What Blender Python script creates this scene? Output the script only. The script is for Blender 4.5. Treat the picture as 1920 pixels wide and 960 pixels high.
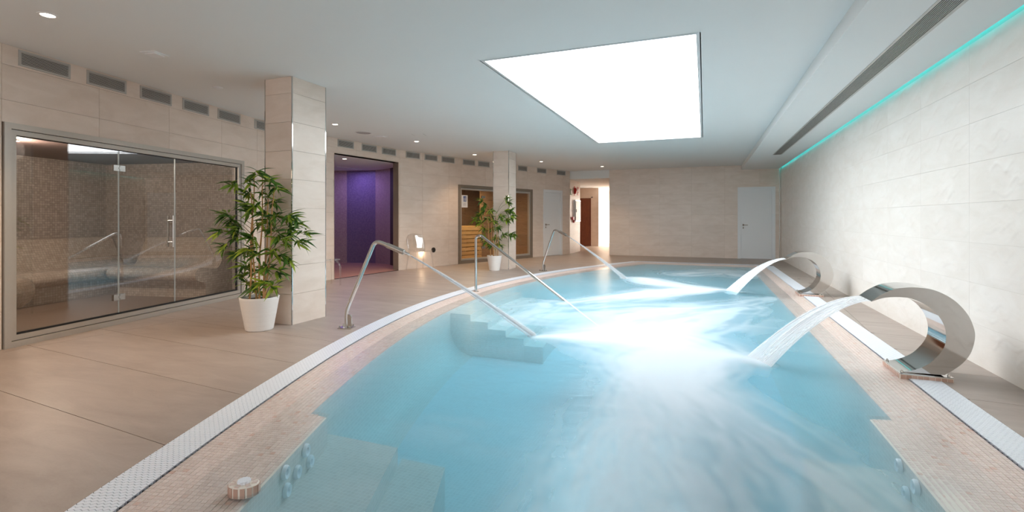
import bpy, bmesh, math, random
import numpy as np
from mathutils import Vector, Matrix

random.seed(7)
RNG = np.random.default_rng(11)
scene = bpy.context.scene
COL = scene.collection
for o in list(bpy.data.objects):
    bpy.data.objects.remove(o)

# ------------------------------------------------------------------ camera
YAW = math.atan(361 / 923.0)
H_CAM, CEIL = 1.20, 2.806
cam_d = bpy.data.cameras.new('camera')
cam = bpy.data.objects.new('camera', cam_d)
COL.objects.link(cam)
cam.location = (0, 0, H_CAM)
cam.rotation_euler = (math.pi / 2, 0, YAW)
cam_d.sensor_width = 36
cam_d.lens = 36 * 923 / 1920
cam_d.shift_y = -70 / 1920
cam_d.clip_start = 0.05
scene.camera = cam

# ------------------------------------------------------------------ world, exposure
world = bpy.data.worlds.new('world')
scene.world = world
world.use_nodes = True
world.node_tree.nodes['Background'].inputs[0].default_value = (0.75, 0.85, 1.0, 1)
world.node_tree.nodes['Background'].inputs[1].default_value = 0.6
scene.view_settings.view_transform = 'Standard'
scene.view_settings.look = 'None'
scene.view_settings.gamma = 1
scene.view_settings.use_curve_mapping = False
scene.view_settings.exposure = 0.30
scene.cycles.use_denoising = True
scene.cycles.max_bounces = 12
scene.cycles.diffuse_bounces = 6
SKY_STRENGTH = 7.8      # daylight through the skylight pane
SPOT_W = 52.0            # recessed downlights
LED_STRENGTH = 4.5
CORRIDOR_WINDOW = 11.0
BACK_FILL = 3.8        # fill light from an unseen window added behind the camera
WARM = (1.0, 0.72, 0.45)

# ------------------------------------------------------------------ materials
def lin(c):
    return tuple(((x / 255) / 12.92 if x / 255 <= 0.04045 else ((x / 255 + 0.055) / 1.055) ** 2.4) for x in c) + (1,)

def new_mat(name):
    m = bpy.data.materials.new(name)
    m.use_nodes = True
    nt = m.node_tree
    return m, nt, nt.nodes['Principled BSDF'], nt.nodes['Material Output']

def N(nt, t, **kw):
    n = nt.nodes.new(t)
    for k, v in kw.items():
        if k in n.inputs.keys():
            n.inputs[k].default_value = v
        else:
            setattr(n, k, v)
    return n

def plain(name, rgb, rough=0.5, metal=0.0, noise=0.0, nscale=8.0, bump=0.0, coat=0.0):
    """procedural colour with a little noise variation"""
    m, nt, p, out = new_mat(name)
    p.inputs['Roughness'].default_value = rough
    p.inputs['Metallic'].default_value = metal
    if coat:
        p.inputs['Coat Weight'].default_value = coat
    c = lin(rgb)
    geo = N(nt, 'ShaderNodeNewGeometry')
    tx = N(nt, 'ShaderNodeTexNoise', Scale=nscale, Detail=4.0)
    nt.links.new(geo.outputs['Position'], tx.inputs['Vector'])
    mix = N(nt, 'ShaderNodeMix', data_type='RGBA')
    k = noise
    mix.inputs[6].default_value = tuple(min(1, x * (1 - k)) for x in c[:3]) + (1,)
    mix.inputs[7].default_value = tuple(min(1, x * (1 + k)) for x in c[:3]) + (1,)
    nt.links.new(tx.outputs['Fac'], mix.inputs[0])
    nt.links.new(mix.outputs[2], p.inputs['Base Color'])
    if bump:
        b = N(nt, 'ShaderNodeBump', Strength=bump, Distance=0.01)
        nt.links.new(tx.outputs['Fac'], b.inputs['Height'])
        nt.links.new(b.outputs['Normal'], p.inputs['Normal'])
    return m

def stone(name, a, b, rough, stretch=(1, 1, 3.0), scale=2.2, rnd=0.05, bump=0.04, spec=0.5):
    m, nt, p, out = new_mat(name)
    geo = N(nt, 'ShaderNodeNewGeometry')
    info = N(nt, 'ShaderNodeObjectInfo')
    mp = N(nt, 'ShaderNodeMapping')
    mp.inputs['Scale'].default_value = stretch
    addv = N(nt, 'ShaderNodeVectorMath', operation='ADD')
    cmb = N(nt, 'ShaderNodeCombineXYZ')
    mul = N(nt, 'ShaderNodeMath', operation='MULTIPLY')
    mul.inputs[1].default_value = 37.0
    nt.links.new(info.outputs['Random'], mul.inputs[0])
    for i in range(3):
        nt.links.new(mul.outputs[0], cmb.inputs[i])
    nt.links.new(geo.outputs['Position'], mp.inputs['Vector'])
    nt.links.new(mp.outputs['Vector'], addv.inputs[0])
    nt.links.new(cmb.outputs[0], addv.inputs[1])
    n1 = N(nt, 'ShaderNodeTexNoise', Scale=scale, Detail=7.0, Roughness=0.62, Distortion=0.6)
    n2 = N(nt, 'ShaderNodeTexNoise', Scale=scale * 34, Detail=3.0)
    nt.links.new(addv.outputs[0], n1.inputs['Vector'])
    nt.links.new(addv.outputs[0], n2.inputs['Vector'])
    w = N(nt, 'ShaderNodeMath', operation='MULTIPLY_ADD')
    w.inputs[1].default_value = 0.22
    nt.links.new(n2.outputs['Fac'], w.inputs[0])
    nt.links.new(n1.outputs['Fac'], w.inputs[2])
    ramp = N(nt, 'ShaderNodeValToRGB')
    ramp.color_ramp.elements[0].position = 0.38
    ramp.color_ramp.elements[1].position = 0.85
    ramp.color_ramp.elements[0].color = lin(a)
    ramp.color_ramp.elements[1].color = lin(b)
    nt.links.new(w.outputs[0], ramp.inputs['Fac'])
    hsv = N(nt, 'ShaderNodeHueSaturation')
    mr = N(nt, 'ShaderNodeMapRange')
    mr.inputs['To Min'].default_value = 1 - rnd
    mr.inputs['To Max'].default_value = 1 + rnd
    nt.links.new(info.outputs['Random'], mr.inputs['Value'])
    nt.links.new(mr.outputs[0], hsv.inputs['Value'])
    nt.links.new(ramp.outputs['Color'], hsv.inputs['Color'])
    nt.links.new(hsv.outputs['Color'], p.inputs['Base Color'])
    p.inputs['Roughness'].default_value = rough
    p.inputs['Specular IOR Level'].default_value = spec
    b = N(nt, 'ShaderNodeBump', Strength=bump, Distance=0.01)
    nt.links.new(w.outputs[0], b.inputs['Height'])
    nt.links.new(b.outputs['Normal'], p.inputs['Normal'])
    return m

def mosaic(name, a, b, grout, pitch, rough=0.3, spec=0.5, bump=0.4):
    """small square tiles on a UV map in metres"""
    m, nt, p, out = new_mat(name)
    uv = N(nt, 'ShaderNodeUVMap')
    br = N(nt, 'ShaderNodeTexBrick', offset=0.0, squash=1.0)
    br.inputs['Scale'].default_value = 1 / pitch
    br.inputs['Brick Width'].default_value = 1.0
    br.inputs['Row Height'].default_value = 1.0
    br.inputs['Mortar Size'].default_value = 0.05
    br.inputs['Mortar Smooth'].default_value = 0.3
    br.inputs['Color1'].default_value = lin(a)
    br.inputs['Color2'].default_value = lin(b)
    br.inputs['Mortar'].default_value = lin(grout)
    nt.links.new(uv.outputs[0], br.inputs['Vector'])
    nt.links.new(br.outputs['Color'], p.inputs['Base Color'])
    p.inputs['Roughness'].default_value = rough
    p.inputs['Specular IOR Level'].default_value = spec
    bp = N(nt, 'ShaderNodeBump', Strength=bump, Distance=0.004, invert=True)
    nt.links.new(br.outputs['Fac'], bp.inputs['Height'])
    nt.links.new(bp.outputs['Normal'], p.inputs['Normal'])
    return m

def tile_pieces(name, a, b, c, rough):
    """single mosaic stones, each its own tint"""
    m, nt, p, out = new_mat(name)
    geo = N(nt, 'ShaderNodeNewGeometry')
    info = N(nt, 'ShaderNodeObjectInfo')
    ad = N(nt, 'ShaderNodeMath', operation='ADD')
    fr = N(nt, 'ShaderNodeMath', operation='FRACT')
    nt.links.new(geo.outputs['Random Per Island'], ad.inputs[0])
    nt.links.new(info.outputs['Random'], ad.inputs[1])
    nt.links.new(ad.outputs[0], fr.inputs[0])
    ramp = N(nt, 'ShaderNodeValToRGB')
    ramp.color_ramp.elements[0].color = lin(a)
    ramp.color_ramp.elements[1].color = lin(b)
    e = ramp.color_ramp.elements.new(0.93)
    e.color = lin(b)
    ramp.color_ramp.elements[-1].color = lin(c)
    nt.links.new(fr.outputs[0], ramp.inputs['Fac'])
    nt.links.new(ramp.outputs['Color'], p.inputs['Base Color'])
    p.inputs['Roughness'].default_value = rough
    return m

def emit(name, rgb, strength):
    m, nt, p, out = new_mat(name)
    e = N(nt, 'ShaderNodeEmission')
    e.inputs[0].default_value = tuple(rgb) + (1,)
    e.inputs[1].default_value = strength
    nt.links.new(e.outputs[0], out.inputs['Surface'])
    return m

def two_sided_fresnel(nt, ior):
    # the sheet is crossed without bending, so leaving it reflects no more than entering it
    geo = N(nt, 'ShaderNodeNewGeometry')
    mr = N(nt, 'ShaderNodeMapRange')
    mr.inputs['To Min'].default_value = ior
    mr.inputs['To Max'].default_value = 1 / ior
    nt.links.new(geo.outputs['Backfacing'], mr.inputs['Value'])
    fr = N(nt, 'ShaderNodeFresnel')
    nt.links.new(mr.outputs[0], fr.inputs['IOR'])
    return fr

def thin_glass(name, tint, ior=1.5, rough=0.0):
    m, nt, p, out = new_mat(name)
    tr = N(nt, 'ShaderNodeBsdfTransparent')
    tr.inputs[0].default_value = tuple(tint) + (1,)
    gl = N(nt, 'ShaderNodeBsdfGlossy')
    gl.inputs['Roughness'].default_value = rough
    gl.inputs['Color'].default_value = (1, 1, 1, 1)
    fr = two_sided_fresnel(nt, ior)
    mx = N(nt, 'ShaderNodeMixShader')
    nt.links.new(fr.outputs[0], mx.inputs[0])
    nt.links.new(tr.outputs[0], mx.inputs[1])
    nt.links.new(gl.outputs[0], mx.inputs[2])
    nt.links.new(mx.outputs[0], out.inputs['Surface'])
    return m

def wood(name, a, b, scale=(2, 2, 14)):
    m, nt, p, out = new_mat(name)
    geo = N(nt, 'ShaderNodeNewGeometry')
    info = N(nt, 'ShaderNodeObjectInfo')
    mp = N(nt, 'ShaderNodeMapping')
    mp.inputs['Scale'].default_value = scale
    nt.links.new(geo.outputs['Position'], mp.inputs['Vector'])
    n1 = N(nt, 'ShaderNodeTexNoise', Scale=2.0, Detail=5.0, Distortion=1.2)
    nt.links.new(mp.outputs[0], n1.inputs['Vector'])
    ramp = N(nt, 'ShaderNodeValToRGB')
    ramp.color_ramp.elements[0].color = lin(a)
    ramp.color_ramp.elements[1].color = lin(b)
    ramp.color_ramp.elements[0].position = 0.3
    ramp.color_ramp.elements[1].position = 0.75
    nt.links.new(n1.outputs['Fac'], ramp.inputs['Fac'])
    hsv = N(nt, 'ShaderNodeHueSaturation')
    mr = N(nt, 'ShaderNodeMapRange')
    mr.inputs['To Min'].default_value = 0.88
    mr.inputs['To Max'].default_value = 1.1
    nt.links.new(info.outputs['Random'], mr.inputs['Value'])
    nt.links.new(mr.outputs[0], hsv.inputs['Value'])
    nt.links.new(ramp.outputs['Color'], hsv.inputs['Color'])
    nt.links.new(hsv.outputs['Color'], p.inputs['Base Color'])
    p.inputs['Roughness'].default_value = 0.45
    return m

M = {}
M['wall'] = stone('beige_stone_wall', (215, 196, 180), (229, 213, 200), 0.38, rnd=0.02)
M['wall_right'] = stone('cream_relief_tile', (234, 224, 213), (244, 236, 228), 0.42, rnd=0.012, bump=0.02)
M['wall_grout'] = plain('wall_grout', (176, 156, 136), 0.8, noise=0.05)
M['wall_grout_light'] = plain('wall_grout_light', (214, 202, 190), 0.8, noise=0.04)
M['floor'] = stone('taupe_floor_tile', (157, 140, 129), (178, 162, 151), 0.42, stretch=(0.7, 2.4, 1), scale=2.6, rnd=0.03, bump=0.03)
M['floor_grout'] = plain('floor_grout', (104, 84, 68), 0.8, noise=0.1)
M['ceiling'] = plain('white_ceiling_paint', (226, 226, 224), 0.8, noise=0.012, nscale=2)
M['white_paint'] = plain('white_door_lacquer', (228, 228, 228), 0.35, noise=0.01, nscale=3)
M['chrome'] = plain('polished_steel', (205, 203, 200), 0.06, 1.0, noise=0.02)
M['steel'] = plain('brushed_steel', (190, 185, 178), 0.22, 1.0, noise=0.04, nscale=40)
M['alu'] = plain('anodised_aluminium', (186, 178, 168), 0.38, 0.35, noise=0.04, nscale=30)
M['alu_dark'] = plain('bronze_aluminium', (140, 126, 112), 0.38, 0.35, noise=0.04, nscale=30)
M['gasket'] = plain('black_gasket', (22, 20, 20), 0.6, noise=0.1)
M['vent'] = plain('grey_vent_metal', (184, 180, 174), 0.4, 0.3, noise=0.03, nscale=20)
M['vent_far'] = plain('taupe_vent_metal', (142, 130, 118), 0.45, 0.3, noise=0.03, nscale=20)
M['dark'] = plain('dark_duct', (18, 17, 17), 0.9, noise=0.1)
M['grate'] = plain('white_grate_plastic', (238, 240, 246), 0.35, noise=0.015, nscale=30)
M['gutter'] = plain('gutter_channel', (120, 122, 130), 0.7, noise=0.1)
M['tile'] = tile_pieces('pink_beige_mosaic_stone', (218, 197, 187), (231, 213, 204), (214, 176, 160), 0.28)
M['tile_grout'] = plain('mosaic_grout', (236, 226, 214), 0.7, noise=0.03)
M['basin'] = mosaic('basin_mosaic', (222, 211, 202), (212, 201, 192), (234, 228, 222), 0.0255, 0.35)
M['basin_floor'] = mosaic('basin_floor_mosaic', (219, 219, 218), (212, 212, 211), (228, 231, 232), 0.0255, 0.4, bump=0.1)
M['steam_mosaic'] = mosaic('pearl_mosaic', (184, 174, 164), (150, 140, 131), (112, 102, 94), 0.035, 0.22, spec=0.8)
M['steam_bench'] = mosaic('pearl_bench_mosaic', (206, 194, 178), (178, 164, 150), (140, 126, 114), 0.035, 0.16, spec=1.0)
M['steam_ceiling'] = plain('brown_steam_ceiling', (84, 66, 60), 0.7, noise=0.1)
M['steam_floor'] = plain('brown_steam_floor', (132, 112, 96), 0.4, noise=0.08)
M['shower_mosaic'] = mosaic('violet_shower_mosaic', (150, 130, 150), (132, 114, 138), (110, 96, 112), 0.03, 0.35)
M['shower_side'] = mosaic('rose_shower_mosaic', (196, 168, 158), (180, 150, 146), (150, 126, 120), 0.03, 0.35)
M['shower_floor'] = stone('terracotta_floor', (176, 124, 98), (204, 156, 128), 0.4, rnd=0.04)
M['pane'] = thin_glass('grey_tinted_glass', (0.84, 0.815, 0.79), 1.85)
M['pane_sauna'] = thin_glass('clear_sauna_glass', (0.90, 0.87, 0.83), 1.35)
M['pane_edge'] = plain('polished_glass_edge', (186, 194, 194), 0.2, noise=0.02)
M['acrylic'] = thin_glass('clear_acrylic', (0.95, 0.94, 0.93), 1.65, 0.02)
M['pot'] = plain('white_ribbed_pot', (232, 226, 220), 0.55, noise=0.03, nscale=50)
M['soil'] = plain('dark_soil', (70, 58, 48), 0.95, noise=0.4, nscale=60, bump=0.6)
M['cane'] = plain('bamboo_cane', (186, 138, 84), 0.5, noise=0.2, nscale=30)
M['twig'] = plain('green_brown_twig', (98, 92, 48), 0.6, noise=0.2, nscale=30)
M['wood_panel'] = wood('sauna_wood_panel', (150, 118, 92), (176, 144, 114))
M['wood_slat'] = wood('sauna_bench_wood', (208, 166, 108), (228, 192, 138))
M['wood_door'] = wood('brown_door_wood', (112, 58, 34), (136, 74, 44), (14, 2, 2))
M['red'] = plain('fire_red', (186, 34, 30), 0.4, noise=0.05)
M['green'] = plain('exit_green', (92, 128, 84), 0.4, noise=0.05)
M['paper'] = plain('white_paper', (232, 230, 230), 0.6, noise=0.01)
M['blue_ink'] = plain('blue_ink', (52, 84, 150), 0.6, noise=0.05)
M['grey_ink'] = plain('grey_ink', (150, 150, 158), 0.7, noise=0.05)
M['black'] = plain('black_plastic', (34, 30, 30), 0.4, noise=0.1)
M['skylight'] = emit('daylight_pane', (0.88, 0.95, 1.0), SKY_STRENGTH)
M['corridor_window'] = emit('sunlit_window_pane', (1.0, 0.93, 0.82), CORRIDOR_WINDOW)
M['back_fill'] = emit('back_fill_glow', (0.90, 0.95, 1.0), BACK_FILL)  # glowing pane of the unseen window added as fill
M['lamp'] = emit('warm_lamp_lens', (1.0, 0.86, 0.66), 14.0)
M['led'] = emit('teal_led_strip', (0.0, 0.58, 0.62), LED_STRENGTH)

def leaf_material():
    m, nt, p, out = new_mat('bamboo_leaf')
    info = N(nt, 'ShaderNodeObjectInfo')
    geo = N(nt, 'ShaderNodeNewGeometry')
    ad = N(nt, 'ShaderNodeMath', operation='ADD')
    fr = N(nt, 'ShaderNodeMath', operation='FRACT')
    nt.links.new(geo.outputs['Random Per Island'], ad.inputs[0])
    nt.links.new(info.outputs['Random'], ad.inputs[1])
    nt.links.new(ad.outputs[0], fr.inputs[0])
    ramp = N(nt, 'ShaderNodeValToRGB')
    ramp.color_ramp.elements[0].color = lin((40, 78, 30))
    ramp.color_ramp.elements[1].color = lin((172, 190, 62))
    e = ramp.color_ramp.elements.new(0.5)
    e.color = lin((82, 122, 44))
    nt.links.new(fr.outputs[0], ramp.inputs['Fac'])
    nt.links.new(ramp.outputs['Color'], p.inputs['Base Color'])
    p.inputs['Roughness'].default_value = 0.42
    tl = N(nt, 'ShaderNodeBsdfTranslucent')
    nt.links.new(ramp.outputs['Color'], tl.inputs[0])
    mx = N(nt, 'ShaderNodeMixShader')
    mx.inputs[0].default_value = 0.28
    nt.links.new(p.outputs[0], mx.inputs[1])
    nt.links.new(tl.outputs[0], mx.inputs[2])
    nt.links.new(mx.outputs[0], out.inputs['Surface'])
    return m
M['leaf'] = leaf_material()

def water_material():
    m, nt, p, out = new_mat('pool_water')
    nt.nodes.remove(p)
    geo = N(nt, 'ShaderNodeNewGeometry')
    mp = N(nt, 'ShaderNodeMapping')
    mp.inputs['Scale'].default_value = (1.0, 1.6, 1.0)
    nt.links.new(geo.outputs['Position'], mp.inputs['Vector'])
    nz = N(nt, 'ShaderNodeTexNoise', Scale=5.0, Detail=3.0, Distortion=0.5)
    nt.links.new(mp.outputs[0], nz.inputs['Vector'])
    bp = N(nt, 'ShaderNodeBump', Strength=0.25, Distance=0.025)
    nt.links.new(nz.outputs['Fac'], bp.inputs['Height'])
    tr = N(nt, 'ShaderNodeBsdfTransparent')
    tr.inputs[0].default_value = (0.985, 0.995, 1.0, 1)
    gl = N(nt, 'ShaderNodeBsdfGlossy')
    gl.inputs['Roughness'].default_value = 0.27
    nt.links.new(bp.outputs[0], gl.inputs['Normal'])
    fr = two_sided_fresnel(nt, 1.33)
    nt.links.new(bp.outputs[0], fr.inputs['Normal'])
    mx = N(nt, 'ShaderNodeMixShader')
    nt.links.new(fr.outputs[0], mx.inputs[0])
    nt.links.new(tr.outputs[0], mx.inputs[1])
    nt.links.new(gl.outputs[0], mx.inputs[2])
    # foam: white bubbles lying on the water, density stored on the mesh
    at = N(nt, 'ShaderNodeAttribute', attribute_name='foam')
    fo = N(nt, 'ShaderNodeBsdfDiffuse')
    fo.inputs['Color'].default_value = (0.66, 0.70, 0.74, 1)
    at2 = N(nt, 'ShaderNodeAttribute', attribute_name='cloud')
    cl = N(nt, 'ShaderNodeBsdfDiffuse')
    cl.inputs['Color'].default_value = (0.30, 0.58, 0.68, 1)
    m1 = N(nt, 'ShaderNodeMixShader')
    nt.links.new(at2.outputs['Fac'], m1.inputs[0])
    nt.links.new(mx.outputs[0], m1.inputs[1])
    nt.links.new(cl.outputs[0], m1.inputs[2])
    m2 = N(nt, 'ShaderNodeMixShader')
    nt.links.new(at.outputs['Fac'], m2.inputs[0])
    nt.links.new(m1.outputs[0], m2.inputs[1])
    nt.links.new(fo.outputs[0], m2.inputs[2])
    nt.links.new(m2.outputs[0], out.inputs['Surface'])
    va = N(nt, 'ShaderNodeVolumeAbsorption')
    va.inputs['Color'].default_value = (0.0, 0.70, 0.86, 1)
    va.inputs['Density'].default_value = 0.56
    nt.links.new(va.outputs[0], out.inputs['Volume'])
    return m
M['water'] = water_material()

def stream_material(name, alpha):
    m, nt, p, out = new_mat(name)
    nt.nodes.remove(p)
    tr = N(nt, 'ShaderNodeBsdfTransparent')
    df = N(nt, 'ShaderNodeBsdfDiffuse')
    df.inputs['Color'].default_value = (0.99, 0.99, 1, 1)
    tl = N(nt, 'ShaderNodeBsdfTranslucent')
    tl.inputs['Color'].default_value = (0.99, 0.99, 1, 1)
    a = N(nt, 'ShaderNodeMixShader')
    a.inputs[0].default_value = 0.5
    nt.links.new(df.outputs[0], a.inputs[1])
    nt.links.new(tl.outputs[0], a.inputs[2])
    uv = N(nt, 'ShaderNodeUVMap')
    mp = N(nt, 'ShaderNodeMapping')
    mp.inputs['Scale'].default_value = (1.2, 30, 1)
    nt.links.new(uv.outputs[0], mp.inputs[0])
    nz = N(nt, 'ShaderNodeTexNoise', Scale=2.0, Detail=3.0)
    nt.links.new(mp.outputs[0], nz.inputs['Vector'])
    mr = N(nt, 'ShaderNodeMapRange')
    mr.inputs['From Min'].default_value = 0.25
    mr.inputs['From Max'].default_value = 0.75
    mr.inputs['To Min'].default_value = alpha * 0.7
    mr.inputs['To Max'].default_value = min(1.0, alpha * 1.35)
    nt.links.new(nz.outputs['Fac'], mr.inputs['Value'])
    b = N(nt, 'ShaderNodeMixShader')
    nt.links.new(mr.outputs[0], b.inputs[0])
    nt.links.new(tr.outputs[0], b.inputs[1])
    nt.links.new(a.outputs[0], b.inputs[2])
    nt.links.new(b.outputs[0], out.inputs['Surface'])
    return m
M['stream'] = stream_material('falling_water', 0.95)
M['spray'] = stream_material('fine_spray', 0.16)
M['strand'] = stream_material('water_strands', 0.26)

# ------------------------------------------------------------------ mesh builder
def catmull(pts, n=6):
    pts = [np.array(p, float) for p in pts]
    P = [2 * pts[0] - pts[1]] + pts + [2 * pts[-1] - pts[-2]]
    out = []
    for i in range(1, len(P) - 2):
        for k in range(n):
            t = k / n
            a, b, c, d = P[i - 1], P[i], P[i + 1], P[i + 2]
            out.append(0.5 * (2 * b + (c - a) * t + (2 * a - 5 * b + 4 * c - d) * t * t + (3 * b - a - 3 * c + d) * t ** 3))
    out.append(pts[-1])
    return out

class MB:
    def __init__(self):
        self.v, self.f, self.uv = [], [], []

    def poly(self, pts, uv=None):
        i = len(self.v)
        self.v += [tuple(map(float, p)) for p in pts]
        self.f.append(tuple(range(i, i + len(pts))))
        if uv is None:
            a, b, c = (Vector(pts[k]) for k in (0, 1, 2))
            n = (b - a).cross(c - a)
            ax = max(range(3), key=lambda k: abs(n[k]))
            ii = [k for k in range(3) if k != ax]
            uv = [(p[ii[0]], p[ii[1]]) for p in pts]
        self.uv.append(uv)
        return self

    def box(self, x0, x1, y0, y1, z0, z1):
        if x1 - x0 < 1e-6 or y1 - y0 < 1e-6 or z1 - z0 < 1e-6:
            return self
        c = [(x0, y0, z0), (x1, y0, z0), (x1, y1, z0), (x0, y1, z0), (x0, y0, z1), (x1, y0, z1), (x1, y1, z1), (x0, y1, z1)]
        for q in ((0, 3, 2, 1), (4, 5, 6, 7), (0, 1, 5, 4), (1, 2, 6, 5), (2, 3, 7, 6), (3, 0, 4, 7)):
            self.poly([c[k] for k in q])
        return self

    def cbox(self, c, s):
        return self.box(c[0] - s[0] / 2, c[0] + s[0] / 2, c[1] - s[1] / 2, c[1] + s[1] / 2, c[2] - s[2] / 2, c[2] + s[2] / 2)

    def grid(self, rows, close_u=False, uvs=None, flip=False):
        """rows: list of rings of points, joined by quads with shared vertices"""
        i0 = len(self.v)
        n = len(rows[0])
        for r in rows:
            self.v += [tuple(map(float, p)) for p in r]
        vv = 0.0
        for a in range(len(rows) - 1):
            dv = (Vector(rows[a + 1][0]) - Vector(rows[a][0])).length
            uu = 0.0
            for b in range(n if close_u else n - 1):
                b2 = (b + 1) % n
                du = (Vector(rows[a][b2]) - Vector(rows[a][b])).length
                q = [i0 + a * n + b, i0 + a * n + b2, i0 + (a + 1) * n + b2, i0 + (a + 1) * n + b]
                t = [(uu, vv), (uu + du, vv), (uu + du, vv + dv), (uu, vv + dv)]
                if flip:
                    q, t = q[::-1], t[::-1]
                self.f.append(tuple(q))
                self.uv.append(t)
                uu += du
            vv += dv
        return self

    def tube(self, path, r, seg=10, caps=True):
        path = [Vector(p) for p in path]
        rad = r if isinstance(r, (list, tuple)) else [r] * len(path)
        rows = []
        up = None
        for i, p in enumerate(path):
            t = (path[min(i + 1, len(path) - 1)] - path[max(i - 1, 0)]).normalized()
            if up is None:
                up = Vector((0, 0, 1)) if abs(t.z) < 0.9 else Vector((1, 0, 0))
            x = t.cross(up).normalized()
            y = x.cross(t).normalized()
            up = y
            rows.append([p + x * (rad[i] * math.cos(2 * math.pi * k / seg)) + y * (rad[i] * math.sin(2 * math.pi * k / seg)) for k in range(seg)])
        # u along the path, v around, for streak textures
        i0 = len(self.v)
        for rr in rows:
            self.v += [tuple(q) for q in rr]
        u = 0.0
        for a in range(len(rows) - 1):
            du = (path[a + 1] - path[a]).length
            for b in range(seg):
                b2 = (b + 1) % seg
                self.f.append((i0 + a * seg + b, i0 + a * seg + b2, i0 + (a + 1) * seg + b2, i0 + (a + 1) * seg + b))
                self.uv.append([(u, b / seg), (u, (b + 1) / seg), (u + du, (b + 1) / seg), (u + du, b / seg)])
            u += du
        if caps:
            self.poly(rows[0][::-1])
            self.poly(rows[-1])
        return self

    def lathe(self, prof, seg=32, c=(0, 0), sx=1.0, sy=1.0, caps=True):
        rows = [[(c[0] + r * sx * math.cos(2 * math.pi * k / seg), c[1] + r * sy * math.sin(2 * math.pi * k / seg), z) for k in range(seg)] for r, z in prof]
        self.grid(rows, close_u=True)
        if caps:
            if prof[0][0] > 1e-4:
                self.poly(rows[0][::-1])
            if prof[-1][0] > 1e-4:
                self.poly(rows[-1])
        return self

    def prism(self, pts, axis, a, b):
        """extrude a 2D outline; axis 'y' maps (x,z), 'z' maps (x,y)"""
        def P(p, t):
            return (p[0], t, p[1]) if axis == 'y' else (p[0], p[1], t)
        lo = [P(p, a) for p in pts]
        hi = [P(p, b) for p in pts]
        self.poly(lo)
        self.poly(hi[::-1])
        n = len(pts)
        for k in range(n):
            self.poly([lo[(k + 1) % n], lo[k], hi[k], hi[(k + 1) % n]])
        return self

    def mesh(self, name, mat=None, smooth=None, merge=False):
        me = bpy.data.meshes.new(name)
        me.from_pydata(self.v, [], self.f)
        uvl = me.uv_layers.new(name='UVMap')
        flat = [c for face in self.uv for t in face for c in t]
        uvl.data.foreach_set('uv', flat)
        if merge:
            bm = bmesh.new()
            bm.from_mesh(me)
            bmesh.ops.remove_doubles(bm, verts=bm.verts, dist=1e-5)
            bmesh.ops.recalc_face_normals(bm, faces=bm.faces)
            bm.to_mesh(me)
            bm.free()
        if mat:
            me.materials.append(M[mat] if isinstance(mat, str) else mat)
        if smooth is not None:
            me.polygons.foreach_set('use_smooth', [True] * len(me.polygons))
            me.set_sharp_from_angle(angle=math.radians(smooth))
        me.update()
        return me

    def build(self, name, mat, parent=None, loc=(0, 0, 0), rz=0.0, smooth=None, merge=False):
        return link(name, self.mesh(name, mat, smooth, merge), parent, loc, rz)

def link(name, data, parent=None, loc=(0, 0, 0), rz=0.0):
    o = bpy.data.objects.new(name, data)
    COL.objects.link(o)
    o.location = loc
    o.rotation_euler = (0, 0, rz)
    if parent is not None:
        o.parent = parent
    return o

def tag(o, label, cat, group=None, kind=None):
    o['label'] = label
    o['category'] = cat
    if group:
        o['group'] = group
    if kind:
        o['kind'] = kind
    return o

def thing(name, label, cat, loc=(0, 0, 0), rz=0.0, group=None):
    return tag(link(name, None, None, loc, rz), label, cat, group)

def struct(o, label=None):
    o['kind'] = 'structure'
    if label:
        o['label'] = label
    return o

def project(x, y, z):
    C, S = math.cos(YAW), math.sin(YAW)
    d = -x * S + y * C
    a = x * C + y * S
    if d < 0.05:
        return None
    return 960 + 923 * a / d, 410 - 923 * (z - H_CAM) / d, d

# ------------------------------------------------------------------ plan of the place
PC = [-1.10600127e-04, 2.41991990e-04, 4.37492164e-02, -1.55237300e-02, -3.82715115e+00]
Y_NEAR, Y_FAR, X_R = 0.50, 14.25, 1.63
GW, MW, LIP = 0.205, 0.56, 0.115     # grate width, offset of the mosaic's inner edge, near ledge
NOTCH_L, NOTCH_R = 2.45, 3.66

def xl(y, off=0.0):
    d = y - 7.0
    x = (((PC[0] * d + PC[1]) * d + PC[2]) * d + PC[3]) * d + PC[4]
    s = ((4 * PC[0] * d + 3 * PC[1]) * d + 2 * PC[2]) * d + PC[3]
    return x + off * math.sqrt(1 + s * s)

def xl_slope(y):
    d = y - 7.0
    return ((4 * PC[0] * d + 3 * PC[1]) * d + 2 * PC[2]) * d + PC[3]

def ring(off, n=120):
    ys = np.linspace(Y_NEAR + off, Y_FAR - off, n)
    pts = [(xl(y, off), y) for y in ys]
    pts += [(X_R - off, Y_FAR - off), (X_R - off, Y_NEAR + off)]
    return pts            # clockwise: up the left curve, across, down the right

def lip_ring(e=0.0):
    pts = []
    for y in np.linspace(Y_NEAR + MW + e, NOTCH_L + e, 30):
        pts.append((xl(y, MW + LIP + e), y))
    for y in np.linspace(NOTCH_L + e, Y_FAR - MW - e, 110):
        pts.append((xl(y, MW + e), y))
    xr = X_R - MW - e
    pts += [(xr, Y_FAR - MW - e), (xr, NOTCH_R + e), (xr - LIP, NOTCH_R + e), (xr - LIP, Y_NEAR + MW + e)]
    return pts

P0 = (-4.281, -5.5)
P1 = (-5.98, 2.49)
P2 = (-6.70, 5.88)
P3 = (-6.85, 7.58)
P4 = (-6.61, 9.72)
P5 = (-6.02, 11.68)
P6 = (-4.25, 16.25)
X_WALL, Y_WALL, Y_BACK = 2.085, 16.30, -5.5
X_FIRE, X_COR = -4.27, -2.93

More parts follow.
